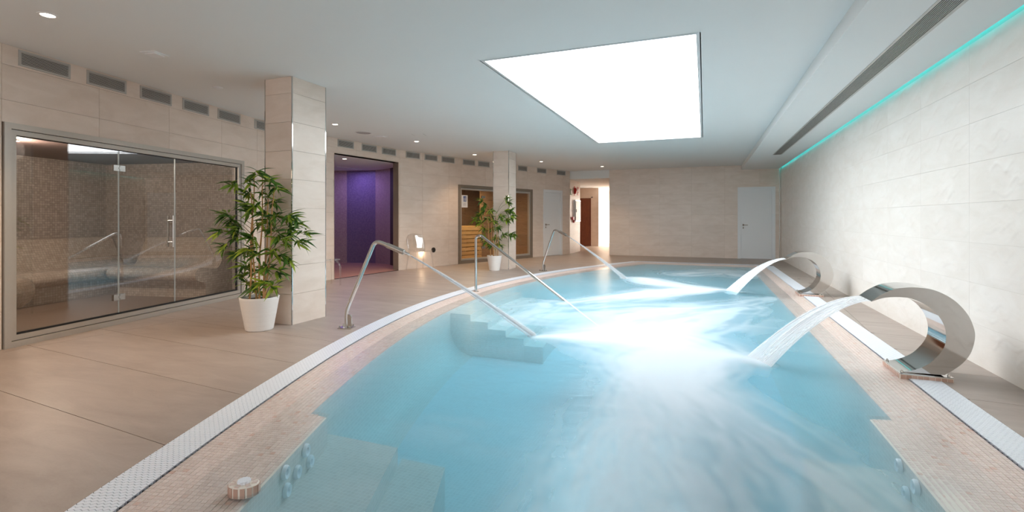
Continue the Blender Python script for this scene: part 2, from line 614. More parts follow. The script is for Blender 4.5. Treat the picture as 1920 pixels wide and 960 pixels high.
def fill_loops(loops, z):
    """planar face set bounded by outer loop and holes"""
    bm = bmesh.new()
    for lp in loops:
        vs = [bm.verts.new((p[0], p[1], z)) for p in lp]
        for k in range(len(vs)):
            bm.edges.new((vs[k], vs[(k + 1) % len(vs)]))
    bmesh.ops.triangle_fill(bm, use_beauty=True, use_dissolve=False, edges=bm.edges[:])
    for f in bm.faces:
        if f.normal.z < 0:
            f.normal_flip()
    return bm

def bm_obj(name, bm, mat, parent=None):
    me = bpy.data.meshes.new(name)
    uvl = bm.loops.layers.uv.new('UVMap')
    for f in bm.faces:
        for l in f.loops:
            l[uvl].uv = (l.vert.co.x, l.vert.co.y)
    bm.to_mesh(me)
    bm.free()
    me.materials.append(M[mat])
    return link(name, me, parent)

# ------------------------------------------------------------------ floor
outer_ring = ring(0.0)
room_loop = [(-7.4, Y_BACK), (X_WALL + 0.2, Y_BACK), (X_WALL + 0.2, 17.0), (X_COR + 0.2, 17.0), (X_COR + 0.2, 26.2), (-7.4, 26.2)]
floor = struct(bm_obj('floor', fill_loops([room_loop, outer_ring], -0.006), 'floor_grout'))

FT = math.radians(-4.1)
E1 = np.array([math.cos(FT), math.sin(FT)])
E2 = np.array([-math.sin(FT), math.cos(FT)])
ORI = np.array([-3.5, 1.82])
ROWP, TLEN = 0.674, 3.6
poly_np = np.array(outer_ring)

def inside_pool(x, y):
    return Y_NEAR < y < Y_FAR and xl(y) < x < X_R

def clip_tile(corners):
    """cut a floor tile along the edge of the pool grate"""
    pts = []
    for k in range(4):
        a, b = np.array(corners[k]), np.array(corners[(k + 1) % 4])
        n = max(2, int(np.linalg.norm(b - a) / 0.04))
        pts += [a + (b - a) * (t / n) for t in range(n)]
    ins = [inside_pool(*p) for p in pts]
    if not any(ins):
        return corners
    if all(ins):
        return None
    n = len(pts)
    st = next(k for k in range(n) if ins[k - 1] and not ins[k])
    out = []
    k = st
    while not ins[k % n]:
        out.append(pts[k % n])
        k += 1
    # close along the pool outline between the last and the first outside point
    ia = int(np.argmin(((poly_dense - out[-1]) ** 2).sum(1)))
    ib = int(np.argmin(((poly_dense - out[0]) ** 2).sum(1)))
    m = len(poly_dense)
    fwd = (ib - ia) % m
    bwd = (ia - ib) % m
    if fwd <= bwd:
        arc = [poly_dense[(ia + j) % m] for j in range(0, fwd + 1, 3)]
    else:
        arc = [poly_dense[(ia - j) % m] for j in range(0, bwd + 1, 3)]
    return [tuple(p) for p in out] + [tuple(p) for p in arc]

dense = []
rp = outer_ring
for k in range(len(rp)):
    a, b = np.array(rp[k]), np.array(rp[(k + 1) % len(rp)])
    n = max(1, int(np.linalg.norm(b - a) / 0.02))
    dense += [a + (b - a) * (t / n) for t in range(n)]
poly_dense = np.array(dense)

WALL_LINE = [P0, P1, P2, P3, P4, P5, P6, (X_FIRE, 17.8)]
def wall_x(y):
    for a, b in zip(WALL_LINE, WALL_LINE[1:]):
        if a[1] <= y <= b[1]:
            return a[0] + (b[0] - a[0]) * (y - a[1]) / (b[1] - a[1])
    return -6.0 if y > 17.8 else -4.6

def simplify(pts):
    out = []
    n = len(pts)
    for k in range(n):
        a, b, c = np.array(pts[k - 1]), np.array(pts[k]), np.array(pts[(k + 1) % n])
        cr = (b - a)[0] * (c - b)[1] - (b - a)[1] * (c - b)[0]
        if abs(cr) > 1e-7:
            out.append(tuple(b))
    return out

g = 0.0022
for r in range(-13, 37):
    for c in range(-3, 4):
        u0, v0 = c * TLEN + 1.2, r * ROWP
        cs = [ORI + E1 * (u0 + g) + E2 * (v0 + g), ORI + E1 * (u0 + TLEN - g) + E2 * (v0 + g),
              ORI + E1 * (u0 + TLEN - g) + E2 * (v0 + ROWP - g), ORI + E1 * (u0 + g) + E2 * (v0 + ROWP - g)]
        cx_, cy_ = sum(p[0] for p in cs) / 4, sum(p[1] for p in cs) / 4
        if cy_ < -5.4 or cy_ > 25.8 or min(p[0] for p in cs) > X_WALL - 0.02:
            continue
        if max(p[0] for p in cs) < wall_x(max(-3.9, min(25, cy_))) - 0.05:
            continue
        if cy_ > Y_WALL + 0.5 and min(p[0] for p in cs) > X_COR:
            continue
        pl = clip_tile([tuple(p) for p in cs])
        if not pl:
            continue
        pl = simplify(pl)
        if len(pl) < 3:
            continue
        area = 0.5 * sum(pl[k][0] * pl[(k + 1) % len(pl)][1] - pl[(k + 1) % len(pl)][0] * pl[k][1] for k in range(len(pl)))
        if abs(area) < 0.004:
            continue
        if area < 0:
            pl = pl[::-1]
        mb = MB()
        top = [(p[0], p[1], 0.0) for p in pl]
        mb.poly(top)
        for k in range(len(pl)):
            a, b = pl[k], pl[(k + 1) % len(pl)]
            mb.poly([(a[0], a[1], -0.006), (b[0], b[1], -0.006), (b[0], b[1], 0), (a[0], a[1], 0)])
        mb.build('floor_tile', 'floor', floor)

# ------------------------------------------------------------------ walls
TH = [0.0, 0.345, 0.67, 0.995, 1.32, 1.645, 1.97, 2.295, 2.62, CEIL]

def sub_rects(r, holes):
    out = [r]
    for h in holes:
        nxt = []
        for (a, b, c, d) in out:
            if h[0] >= b or h[1] <= a or h[2] >= d or h[3] <= c:
                nxt.append((a, b, c, d))
                continue
            x0, x1 = max(a, h[0]), min(b, h[1])
            if a < x0:
                nxt.append((a, x0, c, d))
            if x1 < b:
                nxt.append((x1, b, c, d))
            if c < h[2]:
                nxt.append((x0, x1, c, h[2]))
            if h[3] < d:
                nxt.append((x0, x1, h[3], d))
        out = nxt
    return [q for q in out if q[1] - q[0] > 0.004 and q[3] - q[2] > 0.004]

def seg_frame(P, Q):
    e = np.array(Q) - np.array(P)
    L = float(np.linalg.norm(e))
    return L, math.atan2(e[1], e[0])

def wall_tiles(parent, P, Q, holes, mat, width=0.9, rows=TH, shift=0.0, gap=0.0012, depth=0.01, name='wall_tile'):
    L, rz = seg_frame(P, Q)
    x = -shift
    while x < L:
        for z0, z1 in zip(rows, rows[1:]):
            rs = sub_rects((max(0, x) + gap, min(L, x + width) - gap, z0 + gap, z1 - gap), holes)
            if not rs:
                continue
            mb = MB()
            for a, b, c, d in rs:
                mb.box(a, b, 0.0, depth, c, d)
            mb.build(name, mat, parent, (P[0], P[1], 0), rz)
        x += width

def slab(mb, P, Q, holes, y0, y1, ztop=CEIL):
    L, rz = seg_frame(P, Q)
    R = Matrix.Translation((P[0], P[1], 0)) @ Matrix.Rotation(rz, 4, 'Z')
    t = MB()
    for a, b, c, d in sub_rects((0, L, 0, ztop), holes):
        t.box(a, b, y0, y1, c, d)
    off = len(mb.v)
    mb.v += [tuple(R @ Vector(p)) for p in t.v]
    mb.f += [tuple(i + off for i in f) for f in t.f]
    mb.uv += t.uv

SEGS = [
    (P0, P1, [], 0.0),
    (P1, P2, [(0.0, 3.16, 0, 2.09)], 0.0),
    (P2, P3, [], 0.3),
    (P3, P4, [(0.218, 2.11, 0, 2.50)], 0.1),
    (P4, P5, [(1.94, 3, 0, 2.10)], 0.2),
    (P5, P6, [(-0.1, 2.93, 0, 2.10), (3.465, 4.465, 0, 2.13)], 0.0),
]
mb = MB()
for P, Q, holes, sh in SEGS:
    slab(mb, P, Q, holes, 0.0095, 0.16)
slab(mb, (X_FIRE, 16.25), (X_FIRE, 17.8), [], 0.0095, 0.16)
wall_left = struct(mb.build('wall_left', 'wall_grout'))
for P, Q, holes, sh in SEGS:
    wall_tiles(wall_left, P, Q, holes, 'wall', shift=sh)
wall_tiles(wall_left, (X_FIRE, 16.26), (X_FIRE, 17.8), [], 'wall', shift=0.2)

FW_L, FW_R = (X_WALL, Y_WALL), (X_COR, Y_WALL)      # walked right to left so that the room is on the -y side
mb = MB()
# local x runs from left corner: use P=left, Q=right, outward normal +y
slab(mb, (X_COR, Y_WALL), (X_WALL + 0.1, Y_WALL), [(3.86, 4.87, 0, 2.145)], 0.0095, 0.16)
wall_far = struct(mb.build('wall_far', 'wall_grout'))
wall_tiles(wall_far, (X_COR, Y_WALL), (X_WALL, Y_WALL), [(3.86, 4.87, 0, 2.145)], 'wall', width=0.95, shift=0.3)

mb = MB().box(X_WALL + 0.012, X_WALL + 0.2, Y_BACK, Y_WALL + 0.2, 0, CEIL)
wall_right = struct(mb.build('wall_right', 'wall_grout_light'))

def relief_tile(seed):
    """one wavy relief tile, 1.0 x 1/3 m, the ridges meet at the edges"""
    rs = np.random.default_rng(seed)
    nx, nz = 72, 26
    W, Hh = 1.0 - 0.0016, 0.3335 - 0.0014
    xs = np.linspace(0, 1, nx)
    zs = np.linspace(0, 1, nz)
    X, Z = np.meshgrid(xs, zs)
    h = np.zeros_like(X)
    for j in range(5):
        x0, z0 = rs.uniform(0.0, 0.75), rs.uniform(0.12, 0.88)
        ln = rs.uniform(0.26, 0.42)
        amp = rs.uniform(0.09, 0.2)
        ph = rs.uniform(0, 6.28)
        t = (X - x0) / ln
        mid = z0 + amp * np.sin(t * 5.2 + ph) * np.clip(t * (1 - t) * 4, 0, 1)
        env = np.clip(t * (1 - t) * 4, 0, 1) ** 0.7
        h += 0.0042 * env * np.exp(-((Z - mid) * 0.333 / 0.010) ** 2)
        h += 0.0018 * env * np.exp(-((Z - mid - 0.09) * 0.333 / 0.016) ** 2)
    edge = np.minimum(np.minimum(X, 1 - X) * 20, np.minimum(Z, 1 - Z) * 9).clip(0, 1)
    h = np.minimum(h, 0.009) * edge
    m = MB()
    rows = [[(xs[i] * W, h[k, i] * -1.0, zs[k] * Hh) for i in range(nx)] for k in range(nz)]
    m.grid(rows)
    m.grid([[(0, 0.012, 0), (W, 0.012, 0)], [(0, 0, 0), (W, 0, 0)]])
    m.grid([[(0, 0.012, Hh), (0, 0.012, 0)], [(0, 0, Hh), (0, 0, 0)]])
    m.grid([[(W, 0.012, 0), (W, 0.012, Hh)], [(W, 0, 0), (W, 0, Hh)]])
    return m.mesh('relief_tile', 'wall_right', smooth=50)
reliefs = [relief_tile(s) for s in range(6)]
yy = 16.286
k = 0
while yy > Y_BACK:
    for r in range(8):
        link('relief_tile', reliefs[random.randrange(6)], wall_right, (X_WALL, yy, r * 0.3335), -math.pi / 2)
        k += 1
    yy -= 1.0
# back wall behind the photographer
mb = MB()
for a in sub_rects((-4.5, X_WALL + 0.2, 0, CEIL), [(-3.6, 1.4, 0.3, 2.5)]):
    mb.box(a[0], a[1], Y_BACK - 0.15, Y_BACK, a[2], a[3])
wall_back = struct(mb.build('wall_back', 'wall'))
wb = struct(MB().box(-3.6, 1.4, Y_BACK - 0.10, Y_BACK - 0.08, 0.3, 2.5).build('added_fill_window', 'back_fill'))  # unseen window, added to brighten the ceiling and far walls
mbf = MB()
for xv in (-3.6, -1.96, -0.3, 1.34):
    mbf.box(xv, xv + 0.06, Y_BACK - 0.12, Y_BACK - 0.03, 0.3, 2.5)
mbf.box(-3.6, 1.4, Y_BACK - 0.12, Y_BACK - 0.03, 0.3, 0.36).box(-3.6, 1.4, Y_BACK - 0.12, Y_BACK - 0.03, 2.44, 2.5)
mbf.build('window_frame', 'alu', wb)  # bars of the added fill window

# corridor beyond the pool hall
mb = MB().box(X_COR, X_COR + 0.15, Y_WALL + 0.16, 21.6, 0, 2.54)
mb.box(X_COR, X_COR + 0.15, 25.2, 26.2, 0, 2.54)
mb.box(X_COR, X_COR + 0.15, 21.6, 25.2, 2.3, 2.54)
struct(mb.build('wall_corridor_right', 'wall'))
mb = MB().box(-7.0, -5.55, 21.35, 21.5, 0, 2.54).box(-4.63, -4.3, 21.35, 21.5, 0, 2.54).box(-5.55, -4.63, 21.35, 21.5, 2.1, 2.54)
mb.box(-4.45, -4.3, 21.5, 26.2, 0, 2.54).box(-4.3, X_COR, 26.05, 26.2, 0, 2.54)
struct(mb.build('wall_corridor_far', 'wall'))
struct(MB().box(-7.15, -7.0, 17.6, 21.5, 0, 2.54).box(-7.0, -4.43, 17.65, 17.8, 0, 2.54).build('wall_corridor_left', 'wall'))
struct(MB().box(-4.30, -3.35, 23.2, 23.5, 2.05, 2.54).build('trim_1', 'wall'))
win = struct(MB().box(X_COR + 0.05, X_COR + 0.07, 21.6, 25.2, 0.0, 2.3).build('window_1', 'corridor_window'))
mbf = MB()
for yv in (21.6, 23.37, 25.14):
    mbf.box(X_COR + 0.02, X_COR + 0.10, yv, yv + 0.06, 0.0, 2.3)
mbf.build('window_frame', 'alu', win)
d3 = struct(link('door_3', None, None, (-5.55, 21.35, 0)))
MB().box(0.0, 0.92, 0.02, 0.06, 0, 2.1).build('door_leaf', 'wood_door', d3)
MB().box(0.92, 0.98, -0.02, 0.05, 0, 2.16).box(-0.06, 0.98, -0.02, 0.05, 2.1, 2.16).build('door_frame', 'wall', d3)

# ------------------------------------------------------------------ ceiling, skylight, soffit
SKX0, SKX1, SKY0, SKY1 = -2.09, -0.07, 4.58, 10.39
mb = MB()
for a in sub_rects((-7.6, X_WALL + 0.2, Y_BACK - 0.15, Y_WALL + 0.2), [(SKX0 - 0.03, SKX1 + 0.03, SKY0 - 0.03, SKY1 + 0.03)]):
    mb.box(a[0], a[1], a[2], a[3], CEIL, CEIL + 0.12)
ceiling = struct(mb.build('ceiling', 'ceiling'))
struct(MB().box(-7.1, X_COR + 0.2, Y_WALL + 0.16, 26.2, 2.54, 2.66).build('ceiling', 'ceiling'))
struct(MB().box(X_FIRE, X_COR, Y_WALL, Y_WALL + 0.16, 2.54, CEIL).build('trim_2', 'ceiling'))
struct(MB().box(1.03, 2.04, Y_BACK, Y_WALL, 2.67, CEIL).build('ceiling', 'ceiling'))
sk = thing('skylight', 'large white glowing skylight in the ceiling above the pool', 'skylight', (SKX0, SKY0, CEIL))
LX, LY = SKX1 - SKX0, SKY1 - SKY0
mb = MB()
mb.box(-0.04, 0, -0.04, LY + 0.04, 0.0, 0.12).box(LX, LX + 0.04, -0.04, LY + 0.04, 0.0, 0.12)
mb.box(0, LX, -0.04, 0, 0.0, 0.12).box(0, LX, LY, LY + 0.04, 0.0, 0.12)
mb.build('shaft', 'white_paint', sk)
MB().box(-0.04, LX + 0.04, -0.04, LY + 0.04, 0.05, 0.07).build('pane', 'skylight', sk)

led = thing('led_strip', 'teal glowing light strip along the top of the right wall', 'light strip', (X_WALL, Y_BACK, 2.735))
MB().box(-0.040, -0.006, 0.05, Y_WALL - Y_BACK - 0.03, 0.0, 0.012).build('diffuser', 'led', led)
MB().box(-0.044, -0.001, 0.03, Y_WALL - Y_BACK - 0.01, 0.012, 0.03).build('profile', 'alu', led)

gr = thing('linear_grille', 'long narrow slatted air grille in the dropped ceiling strip', 'air grille', (1.477, Y_BACK + 0.3, 2.67))
GLN = 12.75 - (Y_BACK + 0.3)
mb = MB().box(-0.016, 0.006, 0, GLN, -0.004, 0.002).box(0.152, 0.174, 0, GLN, -0.004, 0.002)
mb.box(0.006, 0.152, 0, 0.02, -0.004, 0.002).box(0.006, 0.152, GLN - 0.02, GLN, -0.004, 0.002)
mb.build('frame', 'vent', gr)
MB().box(0.006, 0.152, 0.02, GLN - 0.02, -0.0008, -0.0002).build('backing', 'dark', gr)
bar = MB().box(0, 0.006, 0.02, GLN - 0.02, -0.006, -0.001).mesh('slat', 'vent')
for k in range(10):
    link('slat', bar, gr, (0.013 + k * 0.0146, 0, 0))

# far right corner: slim metal profile
tag(MB().box(-0.02, 0.0, -0.02, 0.0, 0, 2.64).build('corner_profile', 'steel', None, (2.055, Y_WALL, 0)),
    'slim vertical steel profile in the corner right of the far white door', 'trim')

# ------------------------------------------------------------------ pool
pool = thing('swimming_pool', 'curved indoor spa pool edged with pink beige mosaic', 'pool', (0, 0, 0))
DEPTH = -0.62
ZG = -0.012
# gutter channel below the grates
r0, r1 = ring(0.0), ring(GW)
mb = MB()
mb.grid([[(p[0], p[1], -0.001) for p in r0 + r0[:1]], [(p[0], p[1], -0.09) for p in r0 + r0[:1]]])
mb.grid([[(p[0], p[1], -0.09) for p in r0 + r0[:1]], [(p[0], p[1], -0.09) for p in r1 + r1[:1]]])
mb.grid([[(p[0], p[1], -0.09) for p in r1 + r1[:1]], [(p[0], p[1], -0.012) for p in r1 + r1[:1]]])
mb.build('gutter', 'gutter', pool)
# coping bed (grout) and basin shell
lip = lip_ring()
def zc(off):
    return -0.006 - 0.030 * max(0.0, off - GW) / (MW - GW)
def off_of(x, y):
    s = xl_slope(y)
    return min((x - xl(y)) / math.sqrt(1 + s * s), X_R - x, Y_FAR - y, y - Y_NEAR)
bm = fill_loops([r1, lip], 0.0)
for v in bm.verts:
    v.co.z = zc(off_of(v.co.x, v.co.y)) - 0.003
coping = bm_obj('coping', bm, 'tile_grout', pool)
CR = 0.34
rows = [[(p[0], p[1], zc(off_of(*p)) - 0.003) for p in lip + lip[:1]]]
for t_ in np.linspace(0, math.pi / 2, 9):
    rr = lip_ring(CR * (1 - math.cos(t_)))
    rows.append([(p[0], p[1], DEPTH + CR * (1 - math.sin(t_))) for p in rr + rr[:1]])
MB().grid(rows).build('basin_wall', 'basin', pool, smooth=50)
bm_obj('basin_floor', fill_loops([lip_ring(CR)], DEPTH), 'basin_floor', pool)
# seat and foot step in the near left, underwater entry steps
def left_block(o0, o1, y0, y1, z0, z1, n=14):
    ys = np.linspace(y0, y1, n)
    a = [(xl(y, o0), y) for y in ys]
    b = [(xl(y, o1), y) for y in ys[::-1]]
    return MB().prism(a + b, 'z', z0, z1)
left_block(MW, 1.12, 1.0, 2.62, DEPTH, -0.24).build('bench', 'basin', pool)
left_block(1.1205, 1.42, 1.0, 2.72, DEPTH, -0.36).build('foot_step', 'basin', pool)
so = [MW - 0.03] + [MW + 0.05 + 0.25 * (k + 1) for k in range(5)]
for k in range(5):
    left_block(so[k], so[k + 1] - 0.0005, 5.88, 7.98, DEPTH + 0.002, -0.075 - 0.085 * k).build('step', 'basin', pool)
mb = MB().box(0.55, X_R - MW, 1.0, 3.4, DEPTH, -0.24)
mb.build('bench', 'basin', pool)
# wall jets
def nozzle(x, y, z, ang):
    m = MB()
    prof = [(0.012, 0.0), (0.016, 0.016), (0.03, 0.02), (0.036, 0.012), (0.036, 0.0)]
    m.lathe(prof, 18)
    o = m.build('jet_nozzle', 'grate', pool, (x, y, z), 0, smooth=40)
    o.rotation_euler = (math.pi / 2, 0, ang)
    return o
for y_, z_ in ((2.15, -0.10), (1.915, -0.095), (2.045, -0.165), (2.20, -0.19), (1.93, -0.195)):
    o = nozzle(xl(y_, MW + LIP) + 0.003, y_, z_, math.pi / 2 - math.atan(xl_slope(y_)))
for y_, z_ in ((3.128, -0.09), (2.908, -0.09), (3.03, -0.185)):
    nozzle(X_R - MW - LIP - 0.003, y_, z_, -math.pi / 2)

# mosaic stones of the coping
TP, TG = 0.0255, 0.0017
cells = []          # (cx, cy, angle, z, slope)  each a square stone
ncol = int(round((MW - GW) / TP))
ncol_near = int(round((MW + LIP - GW) / TP))
ys_d = np.arange(Y_NEAR, Y_FAR, 0.005)
arc = np.concatenate([[0], np.cumsum(np.hypot(0.005, np.diff([xl(y, 0.38) for y in ys_d])))])
for a in np.arange(TP * 14, arc[-1] - TP * 15, TP):
    y = float(np.interp(a, arc, ys_d))
    s = xl_slope(y)
    q = math.sqrt(1 + s * s)
    nx_, ny_ = 1 / q, -s / q
    bx, by = xl(y, 0.38), y
    for j in range(ncol_near):
        off = GW + (j + 0.5) * TP
        if j >= ncol and by + ny_ * (off - 0.38) > NOTCH_L - 0.006:
            continue
        cells.append((bx + nx_ * (off - 0.38), by + ny_ * (off - 0.38), math.atan2(s, 1) * -1.0, off))
for y in np.arange(Y_NEAR + MW, Y_FAR - MW, TP):
    for j in range(ncol_near):
        off = GW + (j + 0.5) * TP
        if j >= ncol and y > NOTCH_R - TP / 2:
            continue
        cells.append((X_R - off, y + TP / 2, 0.0, off))
for x in np.arange(xl(Y_FAR - 0.4, GW) + 0.02, X_R - GW - 0.01, TP):
    for j in range(ncol):
        off = GW + (j + 0.5) * TP
        y = Y_FAR - off
        if x < xl(y, GW) + 0.015 or y < Y_FAR - MW:
            continue
        if x > X_R - GW:
            continue
        cells.append((x, y, 0.0, off))
scored = []
for k, (x, y, a, off) in enumerate(cells):
    p = project(x, y, zc(off))
    vis = p is not None and -10 < p[0] < 1930 and p[1] < 966
    scored.append((p[2] if vis else 99, k))
scored.sort()
near_ids = {k for _, k in scored[:300]}
hs = TP / 2 - TG
stone_me = MB().box(-hs, hs, -hs, hs, -0.004, 0.0).mesh('mosaic_tile', 'tile')
big = MB()
def rot(px, py, a):
    return px * math.cos(a) - py * math.sin(a), px * math.sin(a) + py * math.cos(a)
for k, (x, y, a, off) in enumerate(cells):
    z = zc(off)
    if k in near_ids:
        link('mosaic_tile', stone_me, coping, (x, y, z + 0.0006 * random.random()), a)
        continue
    z += 0.0006 * random.random()
    c = [rot(px, py, a) for px, py in ((-hs, -hs), (hs, -hs), (hs, hs), (-hs, hs))]
    i = len(big.v)
    big.v += [(x + p[0], y + p[1], z) for p in c] + [(x + p[0], y + p[1], z - 0.004) for p in c]
    fs = [(i, i + 1, i + 2, i + 3)] + [(i + (t + 1) % 4, i + t, i + 4 + t, i + 4 + (t + 1) % 4) for t in range(4)]
    big.f += fs
    big.uv += [[(0, 0), (1, 0), (1, 1), (0, 1)]] * 5
ms = big.build('mosaic_tiles', 'tile', coping)
ms['kind'] = 'stuff'

# overflow grates: cross bars with bulges, neighbours offset by half a bulge
def grate_bar(phase):
    n = 28
    xs = np.linspace(0.004, GW - 0.004, n)
    hw = 0.0088 + 0.0044 * np.cos(2 * math.pi * (xs / 0.0285) + phase)
    up = [(x, h) for x, h in zip(xs, hw)]
    dn = [(x, -h) for x, h in zip(xs, hw)][::-1]
    m = MB()
    top = [(x, w, 0.0) for x, w in up]
    bot = [(x, -w, 0.0) for x, w in up]
    i = len(m.v)
    m.grid([bot, top])
    m.grid([top, [(p[0], p[1], -0.014) for p in top]])
    m.grid([[(p[0], p[1], -0.014) for p in bot], bot])
    return m
bars = [grate_bar(0.0), grate_bar(math.pi)]
bar_me = [b.mesh('grate_bar', 'grate') for b in bars]
bar_np = [(np.array(b.v), b.f, b.uv) for b in bars]
GP = 0.0215

def make_grate(label, frames):
    t = thing('overflow_grate', label, 'pool grate', (0, 0, 0), 0, 'overflow grates around the pool')
    sc = []
    for k, (x, y, a) in enumerate(frames):
        p = project(x, y, 0)
        sc.append((p[2] if p and -60 < p[0] < 1980 and p[1] < 990 else 99, k))
    sc.sort()
    near = {k for _, k in sc[:290]}
    big = MB()
    for k, (x, y, a) in enumerate(frames):
        if k in near:
            link('grate_bar', bar_me[k % 2], t, (x, y, 0.002), a)
        else:
            V, F, U = bar_np[k % 2]
            i = len(big.v)
            ca, sa = math.cos(a), math.sin(a)
            big.v += [(x + p[0] * ca - p[1] * sa, y + p[0] * sa + p[1] * ca, 0.002 + p[2]) for p in V]
            big.f += [tuple(q + i for q in f) for f in F]
            big.uv += U
    if big.v:
        o = big.build('grate_bars', 'grate', t)
        o['kind'] = 'stuff'
    return t
arc0 = np.concatenate([[0], np.cumsum(np.hypot(0.005, np.diff([xl(y) for y in ys_d])))])
fr = []
for a in np.arange(0.25, arc0[-1] - 0.06, GP):
    y = float(np.interp(a, arc0, ys_d))
    fr.append((xl(y), y, -math.atan(xl_slope(y))))
make_grate('white plastic overflow grate curving along the left side of the pool', fr)
make_grate('straight white overflow grate along the right wall side under the fountains',
           [(X_R, y, math.pi) for y in np.arange(Y_NEAR + 0.25, Y_FAR - 0.2, GP)])
make_grate('short white overflow grate across the far end of the pool',
           [(x, Y_FAR, -math.pi / 2) for x in np.arange(xl(Y_FAR) + 0.07, X_R - 0.2, GP)])

# ------------------------------------------------------------------ water with foam
WZ = -0.021
def lattice_noise(x, y, seed):
    r = np.random.default_rng(seed).random((256, 256))
    xi, yi = np.floor(x).astype(int), np.floor(y).astype(int)
    fx, fy = x - xi, y - yi
    fx, fy = fx * fx * (3 - 2 * fx), fy * fy * (3 - 2 * fy)
    a, b = r[xi % 256, yi % 256], r[(xi + 1) % 256, yi % 256]
    c, d = r[xi % 256, (yi + 1) % 256], r[(xi + 1) % 256, (yi + 1) % 256]
    return (a * (1 - fx) + b * fx) * (1 - fy) + (c * (1 - fx) + d * fx) * fy
def fbm(x, y, seed, oct=4):
    s, a, t = 0, 1.0, 0
    for k in range(oct):
        s = s + a * lattice_noise(x * 2 ** k + 13.7 * k, y * 2 ** k + 7.1 * k, seed + k)
        t += a
        a *= 0.55
    return s / t

STROKES = [   # foam trails on the water: (x, y, half width, density)
    [(-1.59, 4.75, 0.05, 1.00), (-1.39, 4.85, 0.16, 1.00), (-1.11, 5.00, 0.34, 1.00), (-0.75, 5.05, 0.58, 1.00), (-0.41, 4.87, 0.66, 1.00), (-0.16, 4.66, 0.50, 1.00)],
    [(0.43, 4.49, 0.10, 1.00), (0.22, 4.57, 0.22, 0.95), (-0.05, 4.59, 0.40, 1.00), (-0.25, 4.35, 0.50, 1.00), (-0.26, 4.01, 0.34, 1.00)],
    [(0.48, 7.42, 0.35, 0.35), (0.09, 6.88, 0.60, 0.55), (-0.29, 6.17, 0.75, 0.75), (-0.56, 5.49, 0.70, 0.85)],
    [(-0.27, 4.24, 0.42, 1.00), (-0.13, 3.85, 0.34, 0.95), (0.07, 3.50, 0.32, 0.85), (0.27, 3.14, 0.30, 0.68), (0.46, 2.80, 0.30, 0.55), (0.62, 2.44, 0.28, 0.45), (0.69, 2.12, 0.30, 0.40)],
    [(-0.31, 4.03, 0.36, 0.95), (-0.23, 3.58, 0.34, 0.70), (-0.11, 3.09, 0.36, 0.62), (0.02, 2.62, 0.36, 0.55), (0.13, 2.19, 0.36, 0.50), (0.19, 1.84, 0.40, 0.45)],
    [(-0.49, 3.83, 0.26, 0.55), (-0.47, 3.29, 0.34, 0.48), (-0.43, 2.77, 0.36, 0.46), (-0.39, 2.33, 0.36, 0.50), (-0.37, 2.00, 0.36, 0.55), (-0.35, 1.63, 0.40, 0.55)],
    [(0.43, 8.98, 0.14, 1.00), (0.01, 8.98, 0.32, 1.00), (-0.51, 8.69, 0.40, 0.95), (-1.07, 7.93, 0.40, 0.85), (-1.48, 7.35, 0.30, 0.55), (-1.87, 6.88, 0.40, 0.35)],
    [(-1.48, 10.11, 0.08, 1.00), (-1.25, 10.32, 0.30, 1.00), (-0.82, 9.80, 0.46, 0.95), (-0.38, 9.46, 0.30, 0.85), (0.07, 9.17, 0.25, 0.80)],
    [(0.97, 8.55, 0.15, 0.30), (0.50, 7.72, 0.35, 0.40), (-0.07, 7.21, 0.40, 0.42), (-0.70, 6.83, 0.50, 0.45), (-1.28, 6.35, 0.50, 0.40), (-1.78, 5.91, 0.50, 0.30)],
    [(-2.50, 6.40, 0.30, 0.20), (-2.11, 6.70, 0.40, 0.26), (-2.10, 5.36, 0.30, 0.20)],
    [(-0.46, 11.49, 0.60, 0.55), (0.38, 12.34, 0.70, 0.65), (0.81, 11.65, 0.50, 0.55)],  # white spray haze hanging over the far end, painted in as foam
]
def foam_field(X, Y):
    wx = X + 0.10 * (fbm(X * 2.3, Y * 2.3, 5) - 0.5)
    wy = Y + 0.18 * (fbm(X * 2.1 + 9, Y * 2.1, 6) - 0.5)
    F = np.zeros_like(X)
    for si, st in enumerate(STROKES):
        pts = np.array(catmull(st, 8))
        best = np.full(X.shape, 1e9)
        D = np.zeros_like(X)
        T = np.zeros_like(X)
        I = np.zeros_like(X)
        acc = 0.0
        for a, b in zip(pts, pts[1:]):
            e = b[:2] - a[:2]
            L = np.hypot(*e) + 1e-9
            t = np.clip(((wx - a[0]) * e[0] + (wy - a[1]) * e[1]) / L ** 2, 0, 1)
            dx, dy = wx - a[0] - t * e[0], wy - a[1] - t * e[1]
            w = a[2] + (b[2] - a[2]) * t
            d = np.hypot(dx, dy) / np.maximum(w, 0.02)
            up = d < best
            sg = np.sign(e[0] * dy - e[1] * dx)
            best = np.where(up, d, best)
            D = np.where(up, sg * d, D)
            T = np.where(up, acc + t * L, T)
            I = np.where(up, a[3] + (b[3] - a[3]) * t, I)
            acc += L
        streak = fbm(T * 0.9 + 31 * si, D * 2.6, 20 + si)
        fine = fbm(T * 2.4 + 17 * si, D * 8.5, 40 + si)
        n = 0.62 * streak + 0.38 * fine
        body = I * np.exp(-best ** 2.4)
        thr = np.clip((n - 0.5) * 7.0 + 0.5, 0, 1)
        f = body * np.clip(body * 0.95 + (1 - body) * thr * 1.6, 0, 1)
        F = 1 - (1 - F) * (1 - np.clip(f, 0, 0.97))
    wisps = fbm(X * 1.3 + 3, Y * 5.0, 70, 5)
    F = F + 0.10 * np.clip((wisps - 0.56) * 6, 0, 1) * (1 - F)
    return np.clip(F, 0, 0.97)

